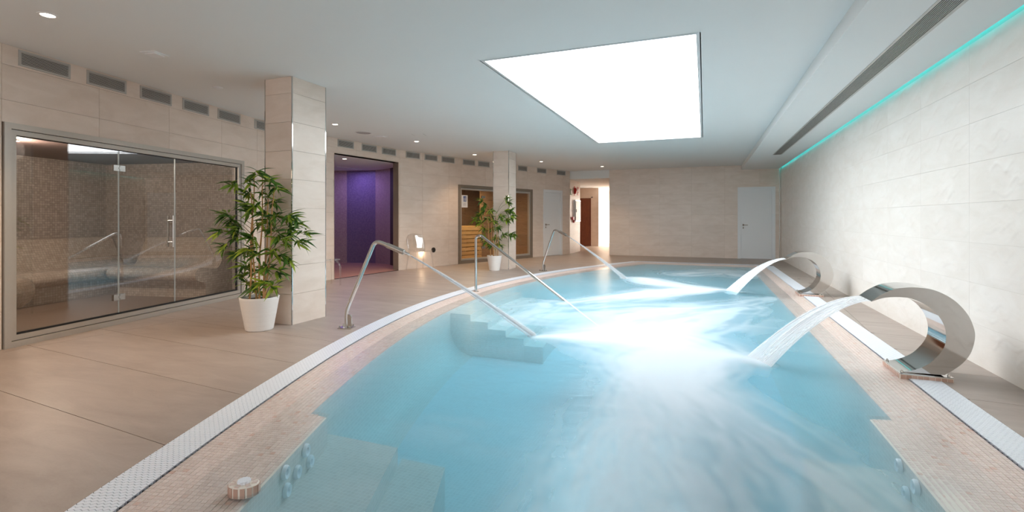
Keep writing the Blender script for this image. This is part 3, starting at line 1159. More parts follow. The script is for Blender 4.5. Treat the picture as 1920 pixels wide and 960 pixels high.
NR, NCW = 640, 300
ysw = Y_NEAR + 0.3 + (Y_FAR - Y_NEAR - 0.6) * np.linspace(0, 1, NR) ** 1.25
W_OFF = 0.30
XL = np.array([xl(y, W_OFF) for y in ysw])
U = np.linspace(0, 1, NCW)
GX = XL[:, None] + (X_R - W_OFF - XL[:, None]) * U[None, :]
GY = np.repeat(ysw[:, None], NCW, 1)
FO = foam_field(GX, GY)
for _ in range(3):
    FO[1:-1] = 0.25 * FO[:-2] + 0.5 * FO[1:-1] + 0.25 * FO[2:]
    if _ < 2:
        FO[:, 1:-1] = 0.25 * FO[:, :-2] + 0.5 * FO[:, 1:-1] + 0.25 * FO[:, 2:]
edge = np.minimum(np.minimum(U, 1 - U)[None, :] * 14, 1)
FO = 0.88 * FO * np.clip(edge * 1.2, 0, 1)
# cloudiness of the aerated water, fading out over the shallow rim
SLW = np.array([math.sqrt(1 + xl_slope(y) ** 2) for y in ysw])
d_l = (GX - np.array([xl(y) for y in ysw])[:, None]) / SLW[:, None] - np.where(GY < NOTCH_L, MW + LIP, MW)
d_r = (X_R - GX) - np.where(GY < NOTCH_R, MW + LIP, MW)
MILK = np.clip(np.minimum(np.minimum(d_l, d_r), np.minimum(Y_FAR - MW - GY, GY - Y_NEAR - MW)) / 0.10 + 0.25, 0, 1)
MILK = MILK * MILK * (3 - 2 * MILK)
MOUND = np.zeros_like(GX)
for mx_, my_, mr_, mh_ in ((-1.45, 4.87, .25, .03), (0.30, 4.52, .30, .05), (0.30, 8.72, .28, .05), (-1.25, 10.02, .25, .04), (-0.3, 4.8, .6, .03)):
    MOUND += mh_ * np.exp(-((GX - mx_) ** 2 + (GY - my_) ** 2) / mr_ ** 2)
GZ = WZ + edge * (0.004 * (fbm(GX * 2.2, GY * 3.0, 90) - 0.5) + MOUND)
nv = NR * NCW
Vw = np.stack([GX, GY, GZ], -1).reshape(-1, 3)
idx = np.arange(nv).reshape(NR, NCW)
Fw = np.stack([idx[:-1, :-1], idx[:-1, 1:], idx[1:, 1:], idx[1:, :-1]], -1).reshape(-1, 4).tolist()
# closed body: skirt and underside
border = idx[0, :].tolist() + idx[1:, -1].tolist() + idx[-1, :-1][::-1].tolist() + idx[1:-1, 0][::-1].tolist()
low = np.array([[Vw[i][0], Vw[i][1], DEPTH - 0.06] for i in border])
Vw = np.concatenate([Vw, low])
m = len(border)
for k in range(m):
    Fw.append([border[(k + 1) % m], border[k], nv + k, nv + (k + 1) % m])
Fw.append([nv + k for k in range(m)][::-1])
me = bpy.data.meshes.new('pool_water')
me.from_pydata(Vw.tolist(), [], Fw)
at = me.attributes.new('foam', 'FLOAT', 'POINT')
at.data.foreach_set('value', np.concatenate([FO.reshape(-1), np.zeros(m)]).astype(np.float32))
at = me.attributes.new('cloud', 'FLOAT', 'POINT')
at.data.foreach_set('value', np.concatenate([0.28 * MILK.reshape(-1), np.zeros(m)]).astype(np.float32))
me.polygons.foreach_set('use_smooth', [True] * (len(me.polygons) - 1) + [False])
me.materials.append(M['water'])
me.update()
tag(link('pool_water', me), 'turquoise pool water churned white by the falling jets', 'water', kind='stuff')

# ------------------------------------------------------------------ columns
def column(label, x0, x1, y0, y1):
    cx_, cy_ = (x0 + x1) / 2, (y0 + y1) / 2
    t = thing('column', label, 'column', (cx_, cy_, 0), 0, 'stone clad columns')
    a, b = (x1 - x0) / 2, (y1 - y0) / 2
    MB().box(-a + 0.01, a - 0.01, -b + 0.01, b - 0.01, 0, CEIL).build('core', 'wall_grout', t)
    for z0, z1 in zip(TH, TH[1:]):
        gz = 0.0014
        for (u0, u1, v0, v1) in ((-a + 0.006, a - 0.006, -b, -b + 0.01), (-a + 0.006, a - 0.006, b - 0.01, b)):
            MB().box(u0, u1, v0, v1, z0 + gz, z1 - gz).build('cladding_tile', 'wall', t)
        for (u0, u1) in ((-a, -a + 0.01), (a - 0.01, a)):
            MB().box(u0, u1, -b + 0.006, b - 0.006, z0 + gz, z1 - gz).build('cladding_tile', 'wall', t)
    for sx in (-1, 1):
        for sy in (-1, 1):
            o = MB().box(-0.006, 0.006, -0.006, 0.006, 0, CEIL).build('corner_trim', 'chrome', t, (sx * (a - 0.004), sy * (b - 0.004), 0))
            o['label'] = 'polished metal corner strip'
    return t
column('beige stone column beside the large bamboo plant', -4.735, -4.325, 4.26, 4.79)
column('farther beige stone column beside the small bamboo plant', -4.70, -4.30, 10.78, 11.26)

# ------------------------------------------------------------------ wall vents
def vent_at(P, Q, s0, s1, z0, z1, label, far=False):
    L, rz = seg_frame(P, Q)
    e = (math.cos(rz), math.sin(rz))
    t = thing('wall_vent', label, 'vent', (P[0] + e[0] * s0, P[1] + e[1] * s0, z0), rz, 'slatted vents below the ceiling')
    w, hh = s1 - s0, z1 - z0
    fm = 'vent'
    b = 0.020
    MB().box(0, w, -0.010, 0.0, 0, b).box(0, w, -0.010, 0.0, hh - b, hh).box(0, b, -0.010, 0, b, hh - b).box(w - b, w, -0.010, 0, b, hh - b).build('frame', fm, t)
    MB().box(b, w - b, -0.0015, -0.0002, b, hh - b).build('backing', 'dark', t)
    n = 8
    sl = MB().box(b, w - b, -0.009, -0.004, 0.0, 0.0068).mesh('slat', 'vent')
    for k in range(n):
        link('slat', sl, t, (0, 0, b + 0.006 + k * (hh - 2 * b - 0.008) / (n - 0.4)))
ordn = ['first', 'second', 'third', 'fourth', 'fifth', 'sixth']
VZ0, VZ1 = 2.640, 2.790
for k, (a, b) in enumerate([(.131, .594), (.762, 1.211), (1.388, 1.831), (2.005, 2.451), (2.62, 3.075)]):
    vent_at(P1, P2, a, b, VZ0, VZ1, 'grey slatted wall vent, %s from the left above the steam room' % ordn[k])
vent_at(P2, P3, -0.07, 0.38, VZ0, VZ1, 'grey slatted wall vent half hidden left of the near column')
vent_at(P2, P3, 1.30, 1.69, VZ0, VZ1, 'sliver of grey wall vent just right of the near column')
for k, (a, b) in enumerate([(.30, .725), (.95, 1.395), (1.562, 2.018)]):
    vent_at(P3, P4, a, b, VZ0, VZ1, 'grey slatted wall vent, %s of three above the violet shower' % ordn[k])
for k, (a, b) in enumerate([(.184, .611), (.765, 1.191), (1.338, 1.797)]):
    vent_at(P4, P5, a, b, VZ0, VZ1, 'wall vent, %s of three above the clear chair right of the shower' % ordn[k])
for k, (a, b, lb) in enumerate([(.06, .50, 'wall vent above the left edge of the sauna glass'), (.62, 1.06, 'wall vent above the sauna sign, just left of the far column'),
                                (1.195, 1.64, 'wall vent mostly hidden behind the far column'), (2.27, 2.68, 'wall vent directly right of the far column'),
                                (3.16, 3.614, 'wall vent between the sauna and the left white door'), (4.174, 4.643, 'last wall vent, above the left white door')]):
    vent_at(P5, P6, a, b, VZ0, VZ1, lb)

# ------------------------------------------------------------------ steam room
L12, rz12 = seg_frame(P1, P2)
def frame_bars(mb, s0, s1, z0, z1, w, y0, y1):
    mb.box(s0, s0 + w, y0, y1, z0, z1).box(s1 - w, s1, y0, y1, z0, z1).box(s0 + w, s1 - w, y0, y1, z1 - w, z1).box(s0 + w, s1 - w, y0, y1, z0, z0 + w)
    return mb
st = thing('steam_room_partition', 'wide glass steam room front in a grey metal frame', 'glass partition', (P1[0], P1[1], 0), rz12)
frame_bars(MB(), 0.014, 3.157, 0.0, 2.09, 0.055, -0.012, 0.07).build('outer_frame', 'alu', st)
frame_bars(MB(), 0.075, 3.096, 0.061, 2.03, 0.046, 0.006, 0.07).build('inner_frame', 'alu', st)
frame_bars(MB(), 0.069, 3.102, 0.055, 2.036, 0.006, 0.02, 0.06).build('groove', 'gasket', st)
MB().box(0.12, 3.05, 0.028, 0.052, 0.107, 0.125).box(3.034, 3.05, 0.028, 0.052, 0.125, 1.984).box(0.12, 3.05, 0.028, 0.052, 1.976, 1.984).build('gasket', 'gasket', st)
for s0, s1, nm in ((0.12, 1.155, 'glass_pane'), (1.165, 1.924, 'glass_door'), (1.934, 3.034, 'glass_pane')):
    pn = MB().box(s0, s1, 0.036, 0.046, 0.125, 1.976).build(nm, 'pane', st)
    if s1 < 3:
        MB().box(s1 - 0.001, s1 + 0.006, 0.034, 0.048, 0.125, 1.976).build('glass_edge', 'pane_edge', pn)
    if nm == 'glass_door':
        for sg in (0.0, 1.0):
            y_ = 0.0 if sg == 0 else 0.082
            h_ = MB().tube([(1.865 , y_, 0.835), (1.865, y_, 1.24)], 0.012, 12).build('handle', 'steel', pn, smooth=40)
            h_['label'] = 'steel bar handle'
        MB().tube([(1.865, 0.0, 0.90), (1.865, 0.082, 0.90)], 0.009, 10).tube([(1.865, 0.0, 1.175), (1.865, 0.082, 1.175)], 0.009, 10).build('handle_bolt', 'steel', pn, smooth=40)
        for z_ in (0.30, 1.777):
            hg = MB().box(1.09, 1.156, 0.026, 0.056, z_ - 0.033, z_ + 0.033).box(1.163, 1.229, 0.026, 0.056, z_ - 0.033, z_ + 0.033).box(1.150, 1.170, 0.022, 0.060, z_ - 0.012, z_ + 0.012).build('hinge', 'steel', pn)
            hg['label'] = 'square steel glass hinge'
# the room behind the glass
SD = 2.9
mbw = MB().box(-0.95, 3.5, SD, SD + 0.1, 0, 2.3).box(-1.05, -0.95, 0.17, SD, 0, 2.3).box(3.5, 3.6, 0.17, SD, 0, 2.3)
mbw.box(-0.95, 0.01, 0.16, 0.2, 0, 2.3).box(3.16, 3.5, 0.16, 0.2, 0, 2.3)
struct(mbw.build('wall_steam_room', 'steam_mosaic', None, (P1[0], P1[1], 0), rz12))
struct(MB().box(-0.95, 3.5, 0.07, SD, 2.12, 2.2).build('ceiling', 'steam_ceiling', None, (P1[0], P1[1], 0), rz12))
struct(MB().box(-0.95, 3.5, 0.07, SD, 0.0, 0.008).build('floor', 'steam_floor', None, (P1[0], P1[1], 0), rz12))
def bench_profile():
    # distance from the wall, height: sloped back, dished seat, rolled nose, recessed foot
    p = [(0.0, 0.90), (0.10, 0.90), (0.16, 0.86), (0.26, 0.66), (0.36, 0.48), (0.46, 0.43), (0.60, 0.45), (0.76, 0.47), (0.86, 0.44), (0.90, 0.37), (0.87, 0.30), (0.78, 0.26), (0.70, 0.25), (0.68, 0.0), (0.0, 0.0)]
    return [(float(a), float(b)) for a, b in p]
prof = catmull(bench_profile()[:13], 4)
prof = [(p[0], p[1]) for p in prof] + [(0.68, 0.25), (0.68, 0.008)]
bt = thing('steam_bench', 'long mosaic tiled bench along the back wall of the steam room', 'bench', (P1[0], P1[1], 0), rz12)
rows = [[(s, SD - p[0], p[1]) for p in prof] for s in np.linspace(-0.94, 3.48, 12)]
MB().grid(rows).build('seat', 'steam_bench', bt, smooth=50)
bt2 = thing('steam_bench', 'rounded mosaic bench end behind the right steam room pane', 'bench', (P1[0], P1[1], 0), rz12)
rows = [[(3.49 - p[0] * 0.9, y, p[1]) for p in prof] for y in np.linspace(0.42, SD - 0.95, 9)]
mb = MB().grid(rows, flip=True)
cap = rows[0]
mb.poly([(c[0], c[1], c[2]) for c in cap] + [(3.49, 0.42, 0.008)])
mb.build('seat', 'steam_bench', bt2, smooth=50)
def steam_pos(s, n):
    c, s_ = math.cos(rz12), math.sin(rz12)
    return (P1[0] + c * s - s_ * n, P1[1] + s_ * s + c * n, 0.008)
ped = thing('foot_basin', 'round mosaic pedestal basin at the left edge of the steam room', 'pedestal', steam_pos(0.26, 0.62), rz12)
pr = catmull([(0.20, 0.0), (0.20, 0.27), (0.30, 0.30), (0.36, 0.37), (0.385, 0.45), (0.36, 0.54), (0.30, 0.585), (0.22, 0.59), (0.0, 0.57)], 4)
MB().lathe([(p[0], p[1]) for p in pr], 36, caps=False).build('bowl', 'steam_bench', ped, smooth=50)
l = bpy.data.lights.new('steam_room_fill', 'POINT')  # added lamp, lifts the brightness behind the steam room glass
l.energy = 85
l.color = (1.0, 0.9, 0.8)
l.shadow_soft_size = 0.12
lo = thing('steam_fill_lamp', 'small round lamp added to brighten the dim steam room', 'lamp', steam_pos(1.0, 1.3)[:2] + (2.10,), rz12)
MB().lathe([(0.06, 0.0), (0.06, 0.018)], 16).build('lens', 'pane_edge', lo)
ll = link('bulb', l, lo, (0, 0, -0.1))

# ------------------------------------------------------------------ violet shower niche
L34, rz34 = seg_frame(P3, P4)
nz = struct(MB().box(-0.1, 2.3, 3.3, 3.4, 0, 2.56).box(0.0, 0.1, 0.16, 3.3, 0, 2.56).build('wall_shower', 'shower_mosaic', None, (P3[0], P3[1], 0), rz34))
def strip(nm, mat, pts):
    MB().grid([[(p[0], p[1], 0.0) for p in pts], [(p[0], p[1], 2.5) for p in pts]], flip=True).build(nm, mat, nz, smooth=60)
strip('left_panel', 'shower_mosaic', [(2.0, 3.3), (2.75, 2.92)])
strip('pier', 'shower_side', [(2.75, 2.92), (2.97, 2.54)])
strip('back_panel', 'shower_mosaic', [(2.97, 2.54), (3.10, 2.2), (3.19, 1.95), (3.21, 1.74)])
strip('curved_wall', 'shower_side', [(3.21, 1.74), (3.16, 1.45), (3.09, 1.22), (3.01, 1.05)])
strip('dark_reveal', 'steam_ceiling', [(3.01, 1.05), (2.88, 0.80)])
strip('inner_return', 'wall', [(2.88, 0.80), (2.125, 0.16)])
MB().box(2.11, 2.125, 0.0, 0.16, 0, 2.5).box(0.203, 0.218, 0.0, 0.16, 0, 2.5).box(0.203, 2.125, 0.0, 0.16, 2.5, 2.515).build('reveal', 'wall', nz)
struct(MB().box(0.0, 3.3, 0.165, 3.4, 2.5, 2.6).build('ceiling', 'ceiling', None, (P3[0], P3[1], 0), rz34))
fl_s = struct(MB().box(0.1, 3.25, 0.02, 3.35, -0.002, 0.006).build('floor', 'shower_floor', None, (P3[0], P3[1], 0), rz34))
MB().box(0.22, 2.11, -0.004, 0.02, 0, 0.007).build('threshold', 'gasket', fl_s)
lv = bpy.data.lights.new('violet_light', 'AREA')
lv.energy = 11
lv.color = (0.36, 0.28, 1.0)
lv.shape = 'RECTANGLE'
lv.size, lv.size_y = 0.8, 0.10
c34, s34 = math.cos(rz34), math.sin(rz34)
lt = thing('shower_light', 'violet light bar in the shower niche ceiling', 'lamp', (P3[0] + c34 * 2.45 - s34 * 1.95, P3[1] + s34 * 2.45 + c34 * 1.95, 2.50), rz34)
MB().box(-0.42, 0.42, -0.06, 0.06, -0.012, 0.0).build('housing', 'white_paint', lt)
link('tube', lv, lt, (0, 0, -0.02))

# ------------------------------------------------------------------ sauna
L56, rz56 = seg_frame(P5, P6)
sa = thing('sauna_partition', 'glass sauna front in a bronze metal frame behind the far column', 'glass partition', (P5[0], P5[1], 0), rz56)
frame_bars(MB(), -0.10, 2.93, 0.0, 2.10, 0.075, -0.02, 0.09).build('outer_frame', 'alu_dark', sa)
frame_bars(MB(), -0.02, 2.85, 0.08, 2.02, 0.05, 0.012, 0.09).build('inner_frame', 'alu', sa)
frame_bars(MB(), -0.026, 2.856, 0.074, 2.026, 0.007, 0.03, 0.08).build('groove', 'gasket', sa)
for s0, s1, nm in ((0.03, 0.86, 'glass_pane'), (0.868, 1.64, 'glass_door'), (1.648, 2.80, 'glass_pane')):
    pn = MB().box(s0, s1, 0.046, 0.054, 0.13, 1.97).build(nm, 'pane_sauna', sa)
    if nm == 'glass_door':
        for z_ in (0.40, 1.80):
            MB().box(0.80, 0.862, 0.036, 0.064, z_ - 0.035, z_ + 0.035).box(0.866, 0.93, 0.036, 0.064, z_ - 0.035, z_ + 0.035).build('hinge', 'steel', pn)
rm = struct(MB().box(-0.3, 3.1, 2.06, 2.15, 0, 2.2).box(-0.35, -0.26, 0.17, 2.15, 0, 2.2).box(3.06, 3.15, 0.17, 2.15, 0, 2.2).build('wall_sauna', 'wood_panel', None, (P5[0], P5[1], 0), rz56))
for r in range(6):
    for c in range(3):
        MB().box(-0.25 + c * 1.105, -0.25 + c * 1.105 + 1.097, 2.03, 2.06, r * 0.355 + 0.004, r * 0.355 + 0.347).build('panel', 'wood_panel', rm)
    MB().box(3.03, 3.06, 0.2, 2.03, r * 0.355 + 0.004, r * 0.355 + 0.347).build('panel', 'wood_panel', rm)
for r in range(6):
    MB().box(1.62, 3.03, 0.95, 0.98, r * 0.355 + 0.004, r * 0.355 + 0.347).build('panel', 'wood_panel', rm)
struct(MB().box(-0.26, 3.06, 0.09, 2.1, 2.12, 2.2).build('ceiling', 'wood_panel', None, (P5[0], P5[1], 0), rz56))
struct(MB().box(-0.26, 3.06, 0.09, 2.1, 0.0, 0.01).build('floor', 'wood_panel', None, (P5[0], P5[1], 0), rz56))
sb = thing('sauna_bench', 'stepped slatted wooden bench inside the sauna', 'bench', (P5[0], P5[1], 0), rz56)
mb = MB()
for k in range(8):
    MB().box(-0.24, 1.55, 0.82, 0.845, 0.03 + k * 0.118, 0.03 + k * 0.118 + 0.098).build('slat', 'wood_slat', sb)
for k in range(5):
    MB().box(-0.24, 1.55, 0.85 + k * 0.115, 0.85 + k * 0.115 + 0.10, 0.96, 0.985).build('slat', 'wood_slat', sb)
MB().box(-0.24, 1.55, 1.98, 2.02, 1.33, 1.42).build('back_rail', 'steel', sb)
MB().box(-0.2, -0.14, 0.85, 1.4, 0.01, 0.96).box(1.45, 1.51, 0.85, 1.4, 0.01, 0.96).build('support', 'wood_slat', sb)
ls = bpy.data.lights.new('sauna_glow', 'AREA')
ls.energy = 26
ls.color = (1.0, 0.78, 0.45)
ls.size = 0.3
c56, s56 = math.cos(rz56), math.sin(rz56)
lt = thing('sauna_lamp', 'warm lamp at the sauna ceiling behind the glass', 'lamp', (P5[0] + c56 * 1.0 - s56 * 0.5, P5[1] + s56 * 1.0 + c56 * 0.5, 2.12), rz56)
MB().box(-0.1, 0.1, -0.1, 0.1, -0.01, 0).build('housing', 'paper', lt)
link('bulb', ls, lt, (0, 0, -0.03))
sg = thing('notice', 'white notice with a blue pictogram on the sauna glass', 'sign', (P5[0] + c56 * 0.06 - s56 * 0.044, P5[1] + s56 * 0.06 + c56 * 0.044, 1.50), rz56)
MB().box(0, 0.21, -0.003, 0, 0, 0.33).build('sheet', 'paper', sg)
MB().box(0.055, 0.165, -0.004, -0.003, 0.16, 0.30).build('pictogram', 'blue_ink', sg)
mbp = MB()
for cx_, hh in ((0.085, 0.09), (0.135, 0.105)):
    mbp.lathe([(0.011, 0.0), (0.011, 0.0008)], 12, c=(0, 0)) if False else None
    mbp.box(cx_ - 0.010, cx_ + 0.010, -0.005, -0.004, 0.175, 0.175 + hh * 0.75)
    mbp.prism([(cx_ + 0.011 * math.cos(t), 0.175 + hh * 0.75 + 0.014 + 0.011 * math.sin(t)) for t in np.linspace(0, 2 * math.pi, 10)[:-1]], 'y', -0.005, -0.004)
mbp.build('figures', 'paper', sg)
mbp = MB()
for k in range(4):
    mbp.box(0.05, 0.16 - 0.012 * (k % 2), -0.004, -0.003, 0.118 - k * 0.022, 0.124 - k * 0.022)
mbp.build('text_lines', 'grey_ink', sg)

# ------------------------------------------------------------------ doors
def door(name, P, rz, w, hgt, hinge_right=True):
    d = struct(link(name, None, None, (P[0], P[1], 0), rz))
    fw = 0.085
    MB().box(0, fw, -0.018, 0.10, 0, hgt).box(w - fw, w, -0.018, 0.10, 0, hgt).box(fw, w - fw, -0.018, 0.10, hgt - fw, hgt).build('door_frame', 'white_paint', d)
    lf = MB().box(fw + 0.003, w - fw - 0.003, 0.02, 0.06, 0.008, hgt - fw - 0.003).build('door_leaf', 'white_paint', d)
    x = fw + 0.07
    MB().box(x - 0.022, x + 0.022, 0.012, 0.02, 0.98, 1.02 + 0.02).box(x - 0.015, x + 0.015, 0.014, 0.02, 0.90, 0.95).tube([(x, 0.02, 1.01), (x, -0.03, 1.01), (x + 0.012, -0.037, 1.01), (x + 0.12, -0.037, 1.01)], 0.009, 8).build('door_handle', 'alu_dark', lf, smooth=40)
    return d
door('door_1', (P5[0] + c56 * 3.465, P5[1] + s56 * 3.465), rz56, 1.0, 2.13)
door('door_2', (X_COR + 3.86, Y_WALL), 0.0, 1.01, 2.145)

# ------------------------------------------------------------------ fire wall fittings
RZF = math.pi / 2       # local x runs along +Y, -y faces the room
def fire(name, label, cat, y, z):
    return thing(name, label, cat, (X_FIRE, y, z), RZF)
t = fire('exit_sign', 'small green exit sign on the wall left of the corridor', 'sign', 16.38, 2.02)
MB().box(0, 0.24, -0.012, -0.001, 0, 0.20).build('plate', 'green', t)
MB().box(0.06, 0.18, -0.014, -0.012, 0.05, 0.15).build('symbol', 'paper', t)
t = fire('fire_alarm', 'red round alarm bell on a red plate by the corridor', 'alarm', 16.80, 2.0)
MB().box(0.09, 0.27, -0.008, -0.001, 0, 0.34).build('plate', 'red', t)
o = MB().lathe([(0.11, 0.0), (0.11, 0.03), (0.08, 0.055), (0.0, 0.065)], 20).build('bell', 'red', t, (0.18, -0.008, 0.18), 0, smooth=40)
o.rotation_euler = (math.pi / 2, 0, 0)
t = fire('fire_sign', 'red and white fire sign above the hose cabinet', 'sign', 17.32, 2.04)
MB().box(0, 0.24, -0.006, -0.001, 0, 0.30).build('plate', 'red', t)
MB().box(0.05, 0.19, -0.008, -0.006, 0.05, 0.10).box(0.05, 0.19, -0.008, -0.006, 0.13, 0.22).build('symbol', 'paper', t)
t = fire('hose_cabinet', 'white fire hose cabinet on the wall beside the corridor', 'cabinet', 16.88, 1.10)
MB().box(0, 0.75, -0.06, -0.001, 0, 0.76).build('body', 'steel', t)
dr = MB().box(0.035, 0.715, -0.068, -0.06, 0.035, 0.725).build('door', 'white_paint', t)
MB().box(0.05, 0.08, -0.085, -0.068, 0.33, 0.43).build('latch', 'alu_dark', dr)
t = fire('call_point', 'small red fire call point below the exit sign', 'alarm', 16.58, 1.16)
MB().box(0, 0.22, -0.05, -0.001, 0, 0.10).build('body', 'red', t)
MB().box(0.17, 0.22, -0.05, -0.001, -0.10, 0.0).build('bracket', 'red', t)

# ------------------------------------------------------------------ downlights and ceiling fittings
def downlight(label, x, y, z=CEIL, lit=True, power=1.0, r=0.055):
    t = thing('downlight', label, 'ceiling light', (x, y, z), 0, 'recessed ceiling downlights')
    MB().lathe([(r * 0.82, -0.001), (r * 0.86, -0.006), (r * 1.12, -0.005), (r * 1.2, 0.0)], 28, caps=False).build('ring', 'white_paint', t, smooth=40)
    MB().lathe([(0.0, -0.0022), (r * 0.84, -0.002)], 24, caps=False).build('lens', 'lamp' if lit else 'vent', t)
    if lit:
        l = bpy.data.lights.new('spot', 'SPOT')
        l.energy = SPOT_W * power
        l.color = WARM
        l.spot_size = math.radians(105)
        l.spot_blend = 0.8
        l.shadow_soft_size = 0.045
        link('bulb', l, t, (0, 0, -0.02))
    return t
downlight('lit downlight nearest the camera, above the steam room end', -4.82, 2.28, power=2.4)
downlight('lit downlight just right of the near column', -5.85, 6.70)
downlight('lit downlight in front of the violet shower', -5.57, 8.80)
downlight('lit downlight left of the far column', -5.37, 11.16)
downlight('lit downlight right of the far column', -4.28, 13.20)
downlight('lit downlight above the corridor entrance', -2.93, 15.10)
downlight('lit downlight inside the shower niche', P3[0] + c34 * 1.0 - s34 * 0.55, P3[1] + s34 * 1.0 + c34 * 0.55, 2.5, power=0.35)
downlight('lit downlight in the corridor ceiling', -3.3, 19.6, 2.54, power=1.6)
downlight('downlight behind the camera on the left', -4.2, -1.2, power=1.2)
tag(MB().lathe([(0.0, -0.02), (0.03, -0.018), (0.055, -0.006), (0.06, 0.0)], 20, caps=False).build('smoke_detector', 'white_paint', None, (-5.55, 4.30, CEIL), smooth=40),
    'small round detector on the ceiling left of the near column', 'detector')
tag(MB().lathe([(0.0, -0.02), (0.03, -0.018), (0.055, -0.006), (0.06, 0.0)], 20, caps=False).build('smoke_detector', 'white_paint', None, (0.82, 15.05, CEIL), smooth=40),
    'small round detector on the ceiling above the far right door', 'detector')
t = thing('ceiling_speaker', 'round white speaker in the ceiling before the shower', 'speaker', (-5.94, 7.56, CEIL))
MB().lathe([(0.0, -0.004), (0.13, -0.004)], 32, caps=False).build('grille', 'vent', t)
MB().lathe([(0.13, -0.003), (0.135, -0.008), (0.15, -0.007), (0.155, 0.0)], 32, caps=False).build('rim', 'white_paint', t, smooth=40)
t = thing('emergency_light', 'flat square emergency light on the ceiling near the steam room', 'ceiling light', (-4.99, 3.20, CEIL), math.radians(12))
MB().box(-0.085, 0.085, -0.085, 0.085, -0.008, 0).build('plate', 'white_paint', t)
MB().box(-0.055, 0.055, -0.055, 0.055, -0.016, -0.008).build('lens', 'paper', t)
t = thing('emergency_light', 'flat emergency light on the ceiling beside the round speaker', 'ceiling light', (-5.91, 8.02, CEIL), 0.1)
MB().box(-0.12, 0.12, -0.08, 0.08, -0.008, 0).build('plate', 'white_paint', t)
MB().box(-0.09, 0.09, -0.05, 0.05, -0.016, -0.008).build('lens', 'paper', t)
t = thing('access_panel', 'thin square access panel in the ceiling before the far vents', 'panel', (-5.10, 8.14, CEIL), 0.3)
MB().box(-0.11, 0.11, -0.11, 0.11, -0.002, 0).build('panel', 'ceiling', t)
frame_m = MB().box(-0.116, -0.11, -0.116, 0.116, -0.003, 0).box(0.11, 0.116, -0.116, 0.116, -0.003, 0)
frame_m.build('edge', 'vent', t)

# ------------------------------------------------------------------ fountains
OUT = [(1.203, .562), (1.262, .612), (1.342, .659), (1.41, .676), (1.477, .682), (1.593, .668), (1.707, .603), (1.788, .504), (1.825, .404), (1.832, .331), (1.81, .226), (1.766, .147), (1.707, .085), (1.655, .042)]
INN = [(1.203, .558), (1.292, .594), (1.406, .603), (1.485, .586), (1.562, .540), (1.612, .488), (1.650, .415), (1.664, .335), (1.655, .258), (1.617, .183), (1.555, .110), (1.468, .058), (1.382, .034)]
def fountain(label, y0):
    t = thing('swan_fountain', label, 'fountain', (0, y0, 0), 0, 'curved steel pool fountains')
    W = 0.32
    o = catmull(OUT, 6)
    i = catmull(INN, 6)
    outer = [(float(p[0]), float(p[1])) for p in o]
    inner = [(float(p[0]), float(p[1])) for p in i]
    n = 60
    def resample(q):
        q = np.array(q)
        d = np.concatenate([[0], np.cumsum(np.hypot(*np.diff(q, axis=0).T))])
        s = np.linspace(0, d[-1], n)
        return [(float(np.interp(k, d, q[:, 0])), float(np.interp(k, d, q[:, 1]))) for k in s]
    A, B = resample(outer), resample(inner)
    MB().grid([[(p[0], 0.0, p[1]) for p in A], [(p[0], W, p[1]) for p in A]]).build('outer_band', 'chrome', t, smooth=60)
    MB().grid([[(p[0], 0.0, p[1]) for p in B], [(p[0], W, p[1]) for p in B]], flip=True).build('inner_band', 'chrome', t, smooth=60)
    for y in (0.0, W):
        m = MB().grid([[(p[0], y, p[1]) for p in A], [(p[0], y, p[1]) for p in B]], flip=(y == 0.0))
        m.build('side_plate', 'chrome', t)
    pl_ = MB().box(1.372, 1.70, -0.03, W + 0.03, 0.028, 0.034).build('base_plate', 'chrome', t)
    for bx_, by_ in ((1.395, 0.0), (1.395, W), (1.68, 0.0), (1.68, W)):
        MB().lathe([(0.009, 0.034), (0.009, 0.042), (0.005, 0.052), (0.0, 0.053)], 10, c=(bx_, by_), caps=False).build('bolt', 'steel', pl_, smooth=40)
    ped = MB().box(1.374, 1.698, -0.033, W + 0.033, -0.010, 0.027).build('plinth', 'tile_grout', t)
    tl = MB().box(0.0015, 0.0335, -0.003, 0.0, 0.0, 0.031).mesh('mosaic_tile', 'tile_dark')
    for k in range(9):
        link('mosaic_tile', tl, ped, (1.376 + k * 0.0355, -0.033, -0.007))
    for k in range(10):
        link('mosaic_tile', tl, ped, (1.374, W + 0.030 - k * 0.0375, -0.007), -math.pi / 2)
    return t
M['tile_dark'] = tile_pieces('brown_mosaic_stone', (190, 150, 132), (206, 172, 154), (176, 132, 112), 0.3)
fountain('near curved steel fountain pouring a wide sheet of water', 4.56)
fountain('farther curved steel fountain beside the right wall', 8.78)

